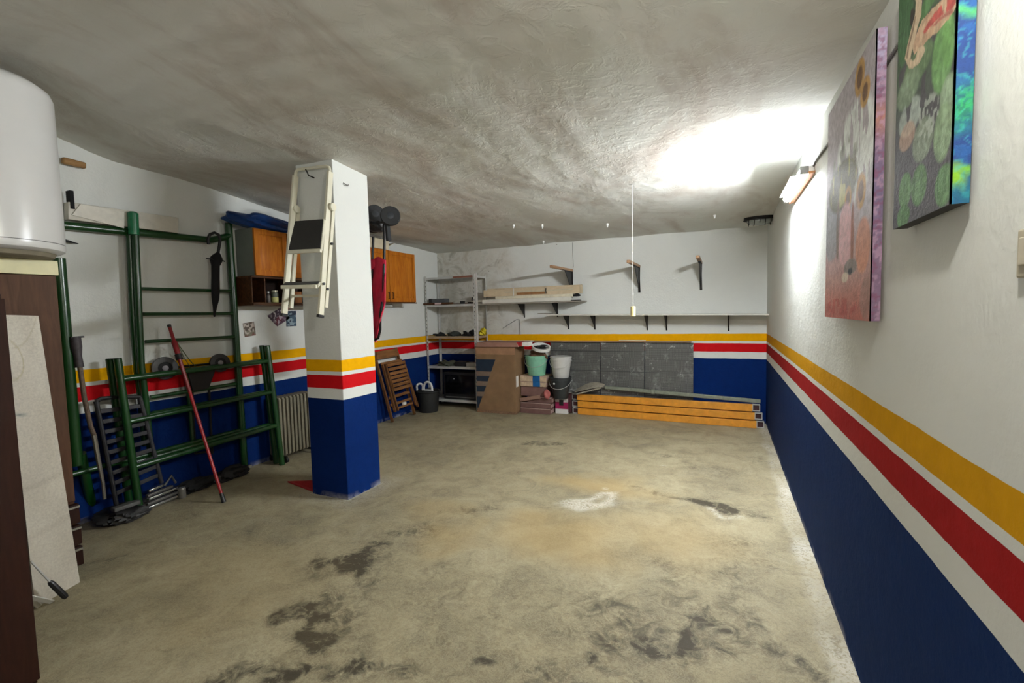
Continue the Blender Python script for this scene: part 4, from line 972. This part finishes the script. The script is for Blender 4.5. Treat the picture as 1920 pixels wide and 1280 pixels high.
MB().hexa([(-4.02, 5.021, 2.40), (-4.02, 5.13, 2.45), (-4.2, 5.13, 2.45), (-4.2, 5.021, 2.40), (-4.02, 5.021, 2.404), (-4.02, 5.13, 2.454), (-4.2, 5.13, 2.454), (-4.2, 5.021, 2.404)]).build('flap', M('cream_carton', (0, 0, 0)), t)
# open shelf unit below
t = thing('open_shelf_unit', 'open brown wooden shelf unit with compartments under the grey sided cabinet', 'shelf', (XL, 3.5, 1.62))
b = MB(); x1 = -4.10; y0, y1 = 3.06, 3.95
BX((XL + .001, y0 - .01, 1.618), (x1 + .03, y1 + .02, 1.648)).build('bottom_board', W_SHELF, t, .002)
BX((XL + .001, y0, 1.885), (x1 + .01, y1, 1.9035)).build('top_board', W_SHELF, t, .002)
BX((XL + .001, y0, 1.6485), (XL + .008, y1, 1.8845)).build('back_panel', M('dark_shelf_back', (46, 26, 18), .7), t)
for yy in (3.06, 3.20, 3.54, 3.80, 3.938):
    BX((XL + .0085, yy, 1.6485), (x1, yy + .012, 1.8845)).build('divider', W_SHELF, t)
YS = 1.6487
t2 = thing('jar', 'glass jar with a yellow green label on the open shelf', 'jar', (-4.15, 3.33, YS))
MB().lathe((-4.15, 3.35, YS), [(.03, 0), (.034, .005), (.034, .055)], 20).build('label_band', BRASS, t2)
MB().lathe((-4.15, 3.35, YS + .0553), [(.034, 0), (.034, .04), (.028, .05)], 20).build('jar_glass', M('grey_green_glass', (92, 98, 84), .2), t2)
MB().lathe((-4.15, 3.35, YS + .106), [(.031, 0), (.031, .016), (.029, .018)], 20).build('lid', M('tin_lid', (182, 180, 160), .35, .5), t2)
for k, (yy, zz, lb) in enumerate(((3.235, .13, 'small brown bottle with white bands at the left of the open shelf'), (3.285, .10, 'grey bottle beside the banded one on the open shelf'))):
    t2 = thing('bottle', lb, 'bottle', (-4.16, yy, YS))
    MB().lathe((-4.16, yy, YS), [(.018, 0), (.02, .004), (.02, zz * .7), (.009, zz * .85), (.009, zz)], 14).build('body', M('brown_bottle', (92, 66, 42), .3) if k == 0 else M('grey_bottle', (96, 88, 82), .4), t2)
    MB().lathe((-4.16, yy, YS + zz), [(.011, 0), (.011, .014)], 12).build('cap', W_PLAS, t2)
    if k == 0:
        for dz in (.035, .06): MB().lathe((-4.16, yy, YS + dz), [(.0206, 0), (.0206, .01)], 14).build('white_band', W_PLAS, t2)
tag(BX((-4.24, 3.56, YS), (-4.12, 3.66, YS + .12)).build('small_wooden_box', M('amber_wood', (148, 92, 40), .5), bevel=.003), 'small amber wooden box on the open shelf behind the ladder rail', 'box')
t2 = thing('letter_rack', 'pale wooden rack with slats at the right of the open shelf', 'rack', (-4.15, 3.87, YS))
BX((-4.20, 3.83, YS), (-4.14, 3.93, YS + .20)).build('back_board', M('pale_slat_wood', (168, 140, 104), .6), t2)
for k in range(4): BX((-4.139, 3.835, YS + .02 + k * .046), (-4.118, 3.925, YS + .044 + k * .046)).build('slat', M('pale_slat_wood', (0, 0, 0)), t2)
# blue bag on top
tag(MB().blob((-4.16, 3.28, 2.435), (.13, .42, .075), .16, 51, 40, 20, flat=2.3605, freq=5).build('blue_sack', BLUE_P, smooth=50), 'lumpy blue plastic sack lying on top of the grey sided cabinet', 'sack')

# postcards
def card(lab, pts, fn_cols, seed):
    p0, p1, p3 = [np.array(at(0, XL + .0025, *q)) for q in pts]
    def fn(P):
        n = vnoise(P[:, 1], P[:, 2], seed, 26); n2 = vnoise(P[:, 1], P[:, 2], seed + 1, 60)
        v = (P - p0) @ (p3 - p0) / np.dot(p3 - p0, p3 - p0); u = (P - p0) @ (p1 - p0) / np.dot(p1 - p0, p1 - p0)
        C = np.zeros((len(P), 3)) + np.array(lin(fn_cols[0])); C = lay(C, (v < .4) * 1.0, fn_cols[1], .9); C = lay(C, (n > .5) * 1.0, fn_cols[2], .6); C = lay(C, (n2 > .62) * 1.0, fn_cols[3], .8)
        C = lay(C, ((u < .06) | (u > .94) | (v < .05) | (v > .95)) * 1.0, fn_cols[0], .6)
        return C
    o = paint_grid('postcard', p0, p1 - p0, p3 - p0, 24, 24, fn, M_PRINT, thick=(-.0015, 0, 0)); tag(o, lab, 'postcard', 'postcards on the left wall')
card('red topped postcard on the left wall, lowest of three', ((459, 632), (480, 628), (455, 606)), ((86, 76, 66), (120, 116, 100), (120, 44, 40), (190, 180, 170)), 61)
card('purple postcard turned on its corner on the left wall', ((520, 612), (544, 596), (501, 592)), ((58, 40, 62), (104, 36, 58), (142, 120, 146), (206, 196, 206)), 63)
card('upright blue sea postcard on the left wall', ((537, 612), (556, 611), (536, 583)), ((34, 50, 72), (30, 44, 66), (74, 104, 124), (150, 170, 180)), 65)

# ================================================================== STROLLER hanging behind the pillar
t = thing('stroller', 'folded pushchair with raspberry red fabric hanging upside down behind the pillar', 'stroller', (-2.88, 3.52, 1.3))
def wheel(c, r, wth, ax, par, nm='wheel'):
    o = MB().lathe(c, [(r * .62, -wth / 2), (r * .93, -wth / 2), (r, -wth / 4), (r, wth / 4), (r * .93, wth / 2), (r * .62, wth / 2)], 28, ax).build(nm, K_RUB, par)
    MB().lathe(c, [(r * .2, -wth * .56), (r * .6, -wth * .40), (r * .6, wth * .40), (r * .2, wth * .56)], 20, ax).build('hub', M('dark_grey_hub', (36, 40, 46), .4), o)
    return o
P_ = lambda px, py, x: Vector([float(q) for q in at(0, x, px, py)])
Q_ = lambda px, py, x: Vector([float(q) for q in at(1, 3.50 - (x + 3.80) * .75, px, py)])
c1 = Q_(732, 405, -3.72); wheel(c1, .088, .05, (.62, -.78, .05), t)
c2 = Q_(703, 402, -3.80); wheel(c2, .088, .05, (.80, -.6, .05), t)
c3 = Q_(700, 420, -3.86); wheel(c3, .085, .05, (.80, -.6, .05), t)
MB().blob(tuple(Q_(706, 425, -3.84)), (.075, .08, .055), .2, 71).build('folded_axle_block', K_PLAS, t)
MB().bar(Q_(726, 420, -3.74), Q_(729, 452, -3.76), .05, .03, (0, 1, 0)).build('fork', K_RUB, t, .008)
MB().tube([Q_(720, 412, -3.80), Q_(721, 446, -3.80), Q_(720, 500, -3.80), Q_(718, 560, -3.80), Q_(713, 590, -3.80), Q_(713, 618, -3.80), Q_(709, 634, -3.80), Q_(702, 637, -3.80)], .012, 10).build('frame_tube', K_MET, t)
MB().tube([Q_(700, 440, -3.92), Q_(697, 520, -3.92), Q_(698, 600, -3.90), Q_(700, 632, -3.88), Q_(703, 637, -3.84)], .012, 10).build('frame_tube', K_MET, t)
MB().tube([Q_(716, 446, -3.80), Q_(692, 440, -3.94)], .008, 8).build('cross_rod', GR_MET, t)
b = MB(); ng = 12
cols = []
for j in range(ng + 1):
    s_ = j / ng; yy = 490 + 150 * s_ - (6 if j == 0 else 0)
    l = 691 + 7 * s_; r_ = 722 - 2 * s_ if s_ < .5 else 721 - (s_ - .5) * 34
    row = []
    for i in range(9):
        a = i / 8; xx = -3.95 + .17 * a + .035 * math.sin(a * 9 + j * 1.3) + .02 * math.sin(j * 2.1 + a * 3)
        row.append(Q_(l + (r_ - l) * a, yy + 3 * math.sin(a * 8 + j), xx))
    cols.append(row)
b.v = [tuple(p) for r_ in cols for p in r_] + [tuple(p + Vector((-.02, .04, 0))) for r_ in cols for p in r_]
nn_ = (ng + 1) * 9
for j in range(ng):
    for i in range(8):
        a = j * 9 + i; b.f += [(a, a + 1, a + 10, a + 9), (a + nn_, a + 9 + nn_, a + 10 + nn_, a + 1 + nn_)]
for j in range(ng): b.f += [(j * 9, j * 9 + 9, j * 9 + 9 + nn_, j * 9 + nn_), (j * 9 + 8, j * 9 + 8 + nn_, j * 9 + 17 + nn_, j * 9 + 17)]
for i in range(8): b.f += [(i, i + nn_, i + 1 + nn_, i + 1), (ng * 9 + i, ng * 9 + i + 1, ng * 9 + i + 1 + nn_, ng * 9 + i + nn_)]
b.build('fabric_seat', RED_CL, t, smooth=50)

# ================================================================== OIL RADIATOR
t = thing('oil_radiator', 'beige oil filled radiator on the floor between the green frame and the pillar', 'radiator', (-4.22, 3.5, 0))
for k in range(10):
    y = 3.325 + k * .045
    b = MB()
    b.prism([(-4.29, y - .014, .065), (-4.14, y - .014, .065), (-4.125, y - .014, .08), (-4.125, y - .014, .655), (-4.14, y - .014, .675), (-4.29, y - .014, .675), (-4.305, y - .014, .655), (-4.305, y - .014, .08)], (0, .028, 0))
    b.build('fin', RAD, t, .006)
MB().tube([(-4.215, 3.31, .14), (-4.215, 3.77, .14)], .03, 12).build('oil_pipe', RAD, t); MB().tube([(-4.215, 3.31, .60), (-4.215, 3.77, .60)], .03, 12).build('oil_pipe', RAD, t)
BX((-4.29, 3.755, .08), (-4.14, 3.83, .66)).build('control_box', M('beige_control_box', (168, 160, 140), .5), t, .01)
for y in (3.34, 3.70):
    MB().bar((-4.33, y, .052), (-4.09, y, .052), .03, .02).build('foot_bar', K_MET, t)
    for x in (-4.315, -4.10): MB().lathe((x, y, .026), [(.024, -.012), (.024, .012)], 14, (0, 1, 0)).build('caster', K_PLAS, t)

# ================================================================== GREEN PIPE FRAMES
R1 = .027
# tall frame standing against the wall
t = thing('green_pipe_frame', 'tall green pipe frame standing against the left wall with long top pipe', 'frame', (-4.27, 2.2, 0))
def gt(name, pts, r, par, mat=G_PIPE, seg=16): return MB().tube(pts, r, seg).build(name, mat, par)
xw = -4.28
def prw(px, py, x=xw): return tuple(float(q) for q in at(0, x, px, py))
gt('top_pipe', [(xw, 1.62, 2.19), prw(125, 423), prw(395, 450), (xw, 3.0, 2.285)], .029, t)
gt('post', [prw(110, 484, -4.16), prw(144, 872, -4.16)], .036, t); gt('post', [prw(97, 484, -4.22), prw(130, 872, -4.22)], .034, t)
gt('foot_post', [prw(151, 850, -4.20), tuple(float(q) for q in at(2, .002, 176, 968))], .031, t)
gt('post', [(-4.285, 3.0, 2.40), (-4.27, 3.0, .001)], R1 * 1.15, t); gt('post', [(-4.318, 3.018, 2.40), (-4.308, 3.02, .001)], .021, t)
gt('low_rail', [(-4.22, 1.64, .42), (-4.25, 2.95, .42)], .02, t)
MB().lathe((-4.285, 3.0, 2.40), [(.030, 0), (.026, .006)], 14).build('end_cap', K_PLAS, t)
# ladder
t = thing('bunk_ladder', 'green bunk bed ladder with double rail hanging beside the umbrella', 'ladder', (-4.25, 2.6, 0))
gt('rail', [prw(253, 425, -4.235), prw(261, 600, -4.235), prw(265, 688, -4.235), prw(272, 744, -4.235), prw(282, 842, -4.235)], .0245, t)
gt('rail', [prw(242, 425, -4.275), prw(250, 600, -4.275), prw(257, 695, -4.275), prw(264, 744, -4.275), prw(272, 835, -4.275)], .0245, t)
cp0, cp1 = Vector(prw(249, 400, -4.225)), Vector(prw(251, 440, -4.225))
gt('top_sleeve', [cp0, cp1], .036, t, G_CAP)
MB().lathe(cp0, [(.036, .0005), (.024, .012), (.006, .016)], 16).build('domed_cap', G_CAP, t)
for z in (1.755, 1.552, 1.330): gt('rung', [(-4.25, 2.21, z), (-4.25, 2.965, z + (.004 if z > 1.6 else -.006))], .0145, t)
gt('end_rail', [(-4.25, 2.975, 1.80), (-4.25, 2.975, .36)], .014, t)
for z in (.872, .74): gt('rung', [(-4.27, 2.225, z), (-4.27, 2.96, z)], .0165, t)
gt('end_rail', [(-4.27, 2.52, 1.03), (-4.27, 2.53, .40)], .0165, t)
# low frame leaning in front
def fr(P4, lab):
    a0, a1, b0, b1 = [Vector([float(c_) for c_ in q_]) for q_ in P4]
    t = thing('green_bed_end', lab, 'frame', (a0 + b0) / 2, 'low green bed ends')
    for p0, p1 in ((a0, a1), (b0, b1)):
        gt('post', [p0, p1], .027, t); d = (p1 - p0).normalized()
        MB().lathe(p1, [(.027, .0005), (.023, .004)], 14, d).build('end_plug', K_PLAS, t)
    for f0, f1, r in ((.87, .875, .0215), (.60, .615, .019), (.31, .335, .0225)):
        gt('rail', [a0.lerp(a1, f0), b0.lerp(b1, f1)], r, t)
    return t
fr((at(2, .002, 263, 966), at(0, -4.165, 220, 672), at(2, .002, 529, 871), at(0, -4.19, 501, 648)), 'front one of two low green pipe bed ends leaning by the red pole')
fr((at(2, .002, 244, 957), at(0, -4.22, 206, 673), at(2, .002, 518, 868), at(0, -4.245, 491, 648)), 'rear one of two low green pipe bed ends leaning on the wall')

# white folded sheet lying on the top pipe
t = thing('white_blind', 'folded white panel lying on the long top pipe at the left wall', 'panel', (-4.27, 2.2, 2.33))
q = [at(0, -4.25, *p_) for p_ in ((128, 411), (335, 437), (335, 408), (128, 378))]
b = MB(); b.hexa([tuple(p_) for p_ in q] + [(p_[0] - .06, p_[1], p_[2]) for p_ in q]).build('panel', M('off_white_panel', (198, 194, 182), .6), t, .004)
q = [at(0, -4.249, *p_) for p_ in ((134, 403), (232, 428), (232, 398), (150, 382))]
MB().prism([tuple(p_) for p_ in q], (.008, 0, 0)).build('folded_flap', M('cream_white_panel', (212, 208, 196), .6), t, .002)
BX((-4.30, 1.80, 2.31), (-4.243, 1.822, 2.44)).build('dark_end', K_CLOTH, t)
# wooden peg and black hook
q0, q1 = at(0, -4.30, 116, 300), at(0, -4.30, 160, 311)
tag(MB().bar(tuple(q0), tuple(q1), .045, .04, (0, 0, 1)).build('wooden_peg', W_PEG, bevel=.01), 'short wooden peg high on the left wall beside the heater', 'peg')
q0, q1 = at(0, -4.30, 122, 451), at(0, -4.31, 147, 457)
tag(MB().tube([(XL + .001, q0[1], q0[2]), tuple(q0), tuple(q1)], [.012, .012, .003], 8).build('wall_hook', K_PLAS), 'small black hook on the left wall under the long green pipe', 'hook')

# umbrella
t = thing('umbrella', 'closed black umbrella hanging by its curved handle from the green pipe', 'umbrella', (-4.19, 2.80, 1.55))
xu = -4.20
hp = [P_(391, 458, xu), P_(390, 447, xu), P_(394, 439, xu), P_(402, 436, xu), P_(410, 440, xu), P_(413, 449, xu), P_(411, 462, xu), P_(409, 474, xu)]
MB().tube(hp, .013, 10).build('curved_handle', K_PLAS, t)
cb_ = [(409, 474, .016), (407, 482, .045), (405, 487, .052), (404, 498, .034), (404, 520, .033), (404, 540, .035), (404, 560, .030), (403, 575, .017), (402, 590, .009), (402, 594, .006)]
o = MB().tube([P_(a, b_, xu) for a, b_, _ in cb_], [r for _, _, r in cb_], 12).build('canopy', K_CLOTH, t)
MB().tube([P_(400, 486, -4.16), P_(386, 484, -4.20)], .004, 6).build('strap', K_PLAS, t); MB().tube([P_(413, 486, -4.17), P_(421, 490, -4.18)], .006, 6).build('strap', K_PLAS, t)

# ================================================================== THINGS STANDING ALONG THE LEFT WALL
# red telescopic pole
t = thing('red_pole', 'red telescopic pole leaning on the left wall, black foot on the floor', 'pole', (-3.71, 2.41, 0))
f_ = Vector((-3.71, 2.41, .003)); tp = Vector((-4.235, 2.385, 1.46))
MB().tube([f_.lerp(tp, .05), f_.lerp(tp, .62)], .0125, 12).build('lower_tube', RED_P, t)
MB().tube([f_.lerp(tp, .6201), f_.lerp(tp, .80), f_.lerp(tp, .81), f_.lerp(tp, .90), f_.lerp(tp, .91), f_.lerp(tp, .985)], [.015, .015, .02, .022, .014, .013], 12).build('upper_tube', M('dark_red_paint', (128, 24, 28), .35, 0, .2), t)
MB().tube([f_, f_.lerp(tp, .0499)], [.018, .014], 12).build('rubber_foot', K_PLAS, t); MB().tube([f_.lerp(tp, .9851), tp], .015, 10).build('end_cap', K_PLAS, t)
MB().tube([f_.lerp(tp, .80), f_.lerp(tp, .83)], .026, 12).build('joint', K_PLAS, t); MB().tube([f_.lerp(tp, .44), f_.lerp(tp, .46)], .0155, 12).build('clip', M('dark_red_paint', (0, 0, 0)), t)
tag(MB().tube([P_(332, 642, -4.18), P_(346, 662, -4.22), P_(358, 678, -4.25), P_(377, 697, -4.25)], .004, 6).tube([P_(334, 646, -4.17), P_(344, 668, -4.20), P_(354, 684, -4.25), P_(360, 694, -4.25)], .003, 6).build('thin_wires', M('green_wire', (84, 100, 60), .5)), 'thin bent green wires sticking out by the top of the red pole', 'wire')

# folded hand cart with two wheels, upside down
t = thing('hand_cart', 'folded black hand cart, two black wheels up, behind the green bed end', 'cart', (-4.26, 2.56, .40))
for px, py, r in ((309, 690, .095), (412, 680, .085)):
    c = P_(px, py, -4.25); o = MB().lathe(c, [(r * .55, -.022), (r * .95, -.02), (r, -.008), (r, .008), (r * .95, .02), (r * .55, .022)], 28, (.94, -.3, .1)).build('wheel', M('glossy_black_tyre', (22, 21, 24), .35), t)
    MB().lathe(c, [(r * .25, -.026), (r * .54, -.024), (r * .54, .024), (r * .25, .028)], 20, (.94, -.3, .1)).build('disc', M('black_disc', (12, 12, 14), .5, spec=.2), o)
    MB().lathe(c, [(.022, -.03), (.022, .030), (.012, .034)], 16, (.94, -.3, .1)).build('hub', M('pale_hub', (126, 122, 126), .5), o)
MB().tube([P_(309, 690, -4.28), P_(412, 680, -4.28)], .010, 10).build('axle', K_MET, t)
q = [P_(*a, -4.245) for a in ((352, 696), (408, 684), (392, 728), (362, 733))]
MB().prism(q, (-.03, 0, 0)).build('toe_plate', K_PLAS, t, .004)
for px in (360, 392): MB().tube([P_(px, 728, -4.27), P_(px + 6, 850, -4.27)], .010, 8).build('frame_tube', K_MET, t)
MB().tube([P_(366, 850, -4.27), P_(398, 845, -4.27)], .010, 8).build('grip_bar', K_MET, t)

# dark slatted panel
t = thing('slatted_ramp', 'dark slatted ramp panel leaning on the wall behind the green bed end', 'ramp', (-4.25, 2.0, .1))
xa = -4.215
s0, s1, e0, e1 = P_(180, 752, xa), P_(262, 744, xa), P_(218, 945, -4.16), P_(303, 905, -4.16)
DGR = M('dark_grey_slat', (38, 37, 41), .5, 0, .15)
MB().tube([s0, s0.lerp(e0, 1)], .016, 10).build('side_rail', K_PLAS, t); MB().tube([s1, e1], .016, 10).build('side_rail', DGR, t)
MB().tube([s0, P_(190, 747, xa), P_(225, 744, xa), s1], .016, 10).build('top_bow', K_PLAS, t)
for k in range(1, 10):
    f = k / 10; MB().bar(s0.lerp(e0, f), s1.lerp(e1, f), .032, .012, (0, .2, 1)).build('slat', DGR, t, .003)
# garden tool with metal shaft
t = thing('floor_machine', 'worn metal shafted machine with black grip and black base head on the floor', 'tool', (-4.13, 1.93, 0))
g0 = P_(143, 634, -4.12); 
MB().tube([P_(141, 632, -4.12), P_(143, 650, -4.12), P_(146, 668, -4.12), P_(149, 688, -4.12)], [.03, .032, .022, .026], 10).build('grip', M('charcoal_grip', (58, 52, 56), .6, 0, .3, 30), t, smooth=40)
MB().bar(P_(132, 633, -4.12), P_(156, 631, -4.12), .012, .03, (0, 0, 1)).build('trigger_plate', K_PLAS, t)
MB().tube([P_(150, 688, -4.12), P_(158, 745, -4.12), P_(170, 800, -4.12), P_(176, 815, -4.12)], .015, 10).build('upper_shaft', M('rusty_shaft', (104, 88, 74), .5, .3, .4, 40), t)
MB().tube([P_(176, 815, -4.12), P_(184, 860, -4.12), P_(193, 905, -4.12), P_(196, 935, -4.12)], [.017, .015, .012, .012], 10).build('lower_shaft', CHROME, t)
bc = at(2, .06, 215, 955)
MB().blob((-4.15, 1.90, .055), (.12, .14, .062), .12, 81, flat=.002).build('base_head', K_PLAS, t)
BX((-4.10, 1.82, .105), (-4.04, 1.99, .135)).build('top_plate', M('mid_grey_plate', (86, 86, 84), .5), t, .006)
MB().blob((-4.05, 1.93, .045), (.05, .12, .04), .25, 82, flat=.002, freq=7).build('scuffed_front', M('scuffed_black', (50, 50, 50), .6, 0, .5, 60), t)
# shiny clamps
t = thing('roof_bars', 'bundle of shiny metal bars lying by the foot of the green bed end', 'metal bars', (-4.17, 2.26, 0))
for k, (z, y0, y1, x) in enumerate(((.02, 2.06, 2.30, -4.13), (.045, 2.08, 2.34, -4.15), (.075, 2.10, 2.33, -4.17), (.10, 2.10, 2.30, -4.18), (.13, 2.12, 2.26, -4.20))):
    MB().bar((x, y0, z + .004), (x - .02, y1, z + .012), .02, .035, (0, 0, 1)).build('bar', CHROME if k % 2 == 0 else M('dull_steel', (110, 108, 104), .45, .6), t, .004)
MB().lathe((-4.15, 2.345, .03), [(.028, -.027), (.030, -.02), (.030, .05), (.024, .06)], 14).build('end_piece', M('pale_steel', (150, 148, 142), .35, .6), t)
MB().tube([(-4.19, 2.24, .14), (-4.2, 2.30, .20), (-4.20, 2.33, .13)], .010, 8).build('hook_end', M('dull_steel', (0, 0, 0)), t)
tag(MB().blob((-4.23, 2.50, .04), (.07, .16, .055), .28, 91, flat=.002, freq=6).build('black_bag', K_CLOTH, smooth=60), 'flat black bag on the floor right of the shiny bars', 'bag')
tag(MB().blob((-4.21, 2.80, .045), (.07, .17, .06), .22, 92, flat=.002, freq=5).build('black_bag', M('black_vinyl', (20, 19, 22), .5, 0, .3, 30)), 'longer black bag on the floor behind the foot of the red pole', 'bag')
tag(BX((-4.335, 3.0, .001), (-4.30, 3.10, .03)).build('grey_offcut', M('grey_offcut', (128, 124, 112), .8)), 'small grey offcut on the floor at the foot of the far green post', 'offcut')

# ================================================================== LEFT FOREGROUND
# water heater on the wardrobe
hx, hy, hr = -3.60, 1.174, .29; hz0, hz1 = 1.885, 2.83
t = thing('water_heater', 'white cylindrical water heater standing above the brown wardrobe', 'water heater', (hx, hy, hz0))
MB().lathe((hx, hy, hz0), [(hr * .9, .004), (hr - .004, .018), (hr, .03), (hr, .052)], 64).build('bottom_cap', W_ENAM, t)
MB().lathe((hx, hy, hz0 + .0522), [(hr - .003, 0), (hr - .003, .003)], 64).build('seam', M('heater_seam', (90, 90, 88), .5), t)
MB().lathe((hx, hy, hz0 + .0555), [(hr, 0), (hr, hz1 - hz0 - .15), (hr - .012, hz1 - hz0 - .115), (hr - .05, hz1 - hz0 - .085), (hr - .14, hz1 - hz0 - .065), (.02, hz1 - hz0 - .057)], 64).build('tank', W_ENAM, t, smooth=40)
MB().lathe((hx, hy, 1.8565), [(hr * .75, 0), (hr * .82, .01), (hr * .86, .032)], 48).build('base_ring', M('dusty_base', (130, 122, 104), .7), t)
# wardrobe
t = thing('wardrobe', 'brown laminate wardrobe with cream top board against the left wall', 'wardrobe', (-3.92, .95, 0))
BX((XL + .012, .40, .05), (-3.525, 1.395, 1.772)).build('carcass', W_BRN, t, .003)
BX((XL + .012, .38, 1.7725), (-3.505, 1.405, 1.8555)).build('top_board', CREAM, t, .003)
BX((XL + .02, .42, .001), (-3.56, 1.38, .0495)).build('plinth', W_DRK, t)
BX((-3.5245, .42, .44), (-3.508, 1.392, 1.768)).build('door', W_BRN, t, .002)
for k in range(3):
    z0 = .05 + k * .128; o = BX((-3.5245, .42, z0 + .004), (-3.485, 1.40, z0 + .118)).build('drawer', W_DRK, t, .004)
    BX((-3.4845, 1.33, z0 + .1), (-3.47, 1.395, z0 + .112)).build('handle', CHROME, o)
# white shelf board leaning against it
t = thing('white_plank', 'dirty white plank with a ring stain leaning against the brown wardrobe', 'plank', (-3.36, 1.22, 0))
def pk(px, py, x): return Vector([float(q) for q in at(0, x, px, py)])
f0, f1 = at(2, .002, 66, 1140), at(2, .002, 150, 1091)
tA, tB = at(0, -3.49, 8, 590), at(0, -3.49, 72, 592)
A_, B_, C_, D_ = [np.array(q) for q in (f0, f1, tB, tA)]
def plank_col(P):
    v = (P - A_) @ (D_ - A_) / np.dot(D_ - A_, D_ - A_); u = (P - A_) @ (B_ - A_) / np.dot(B_ - A_, B_ - A_)
    n = vnoise(P[:, 1] * 2, P[:, 2], 101, 5); n2 = vnoise(P[:, 1], P[:, 2], 102, 30)
    C = np.zeros((len(P), 3)) + np.array(lin((194, 188, 174))); C = lay(C, (n - .3).clip(0, 1), (170, 162, 146), .7)
    w_ = np.linalg.norm(B_ - A_); h_ = np.linalg.norm(D_ - A_)
    r = np.hypot((u - .42) * w_, (v - .845) * h_ * .8); C = lay(C, np.clip(1 - abs(r - .085) * 120, 0, 1) * (n2 > .3), (158, 148, 112), .75)
    C = lay(C, np.clip(1 - abs((v - .875) * h_ - .25 * (u - .55) ** 2 - .02) * 90, 0, 1) * (u > .6), (160, 150, 120), .5)
    C = lay(C, np.clip(1 - np.hypot((u - .45) * w_ / .06, (v - .655) * h_ / .012), 0, 1), (92, 104, 100), .9)
    C = lay(C, np.clip(1 - np.hypot((u - .12) * w_ / .05, (v - .56) * h_ / .10), 0, 1), (186, 132, 122), .6)
    C = lay(C, np.clip(1 - abs(v - .40 - .03 * u + .012 * n) * 60, 0, 1), (150, 142, 126), .35); C = lay(C, np.clip(1 - abs(v - .23 - .03 * u) * 60, 0, 1), (156, 146, 130), .3)
    return C
M_PK = attr_mat('stained_white_laminate', .5, .1)
o = paint_grid('board', A_, B_ - A_, D_ - A_, 60, 160, plank_col, M_PK, t, thick=(-.02, 0, 0))
# taper: pull the top corners to the measured width
wtop = np.linalg.norm(C_ - D_); me = o.data; offv = np.array(t.location)
for v_ in me.vertices:
    p_ = np.array(v_.co) + offv; q = p_ - A_
    vv_ = q @ (D_ - A_) / np.dot(D_ - A_, D_ - A_)
    M2 = np.linalg.lstsq(np.stack([B_ - A_, D_ - A_], 1), q, rcond=None)[0]
    u_, w_v = M2; new = p_ + u_ * w_v * ((C_ - D_) - (B_ - A_)); v_.co = Vector(new - offv)
# dark wardrobe nearest the camera
t = thing('dark_cupboard', 'very dark brown cupboard side at the left edge of the photo', 'cupboard', (-2.9, .3, 0))
BX((-3.15, -.55, .001), (-2.606, .862, 1.62)).build('carcass', W_DRK, t, .003)
BX((-2.6055, -.55, .02), (-2.592, .866, 1.60)).build('door', W_DRK, t, .002)
# paint roller stick and pale sticks lying behind it
q0, q1, q2 = [Vector([float(c_) for c_ in at(2, z_, *q_)]) for z_, q_ in ((.27, (58, 1052)), (.135, (93, 1090)), (.018, (124, 1120)))]
t = thing('black_handled_rod', 'thin metal rod with a black handle resting on the floor by the white plank', 'rod', q2)
MB().tube([q0, q1], .005, 8).build('rod', GR_MET, t)
MB().tube([q1, q1.lerp(q2, .1), q1.lerp(q2, .9), q2], [.009, .014, .015, .011], 10).build('handle', K_PLAS, t)
for k, (a_, b_, lab) in enumerate((((62, 1066), (98, 1128), 'right one of two pale sticks on the floor at the white plank'), ((58, 1090), (74, 1136), 'left one of two pale sticks on the floor at the white plank'))):
    e = Vector([float(c_) for c_ in at(2, .012, *b_)]); s_ = Vector((-3.12 - .03 * k, 1.02, .16))
    tag(MB().bar(s_, e, .022, .008, (0, 1, 0)).build('pale_stick', W_PAINT, bevel=.001), lab, 'stick', 'pale sticks at the white plank')
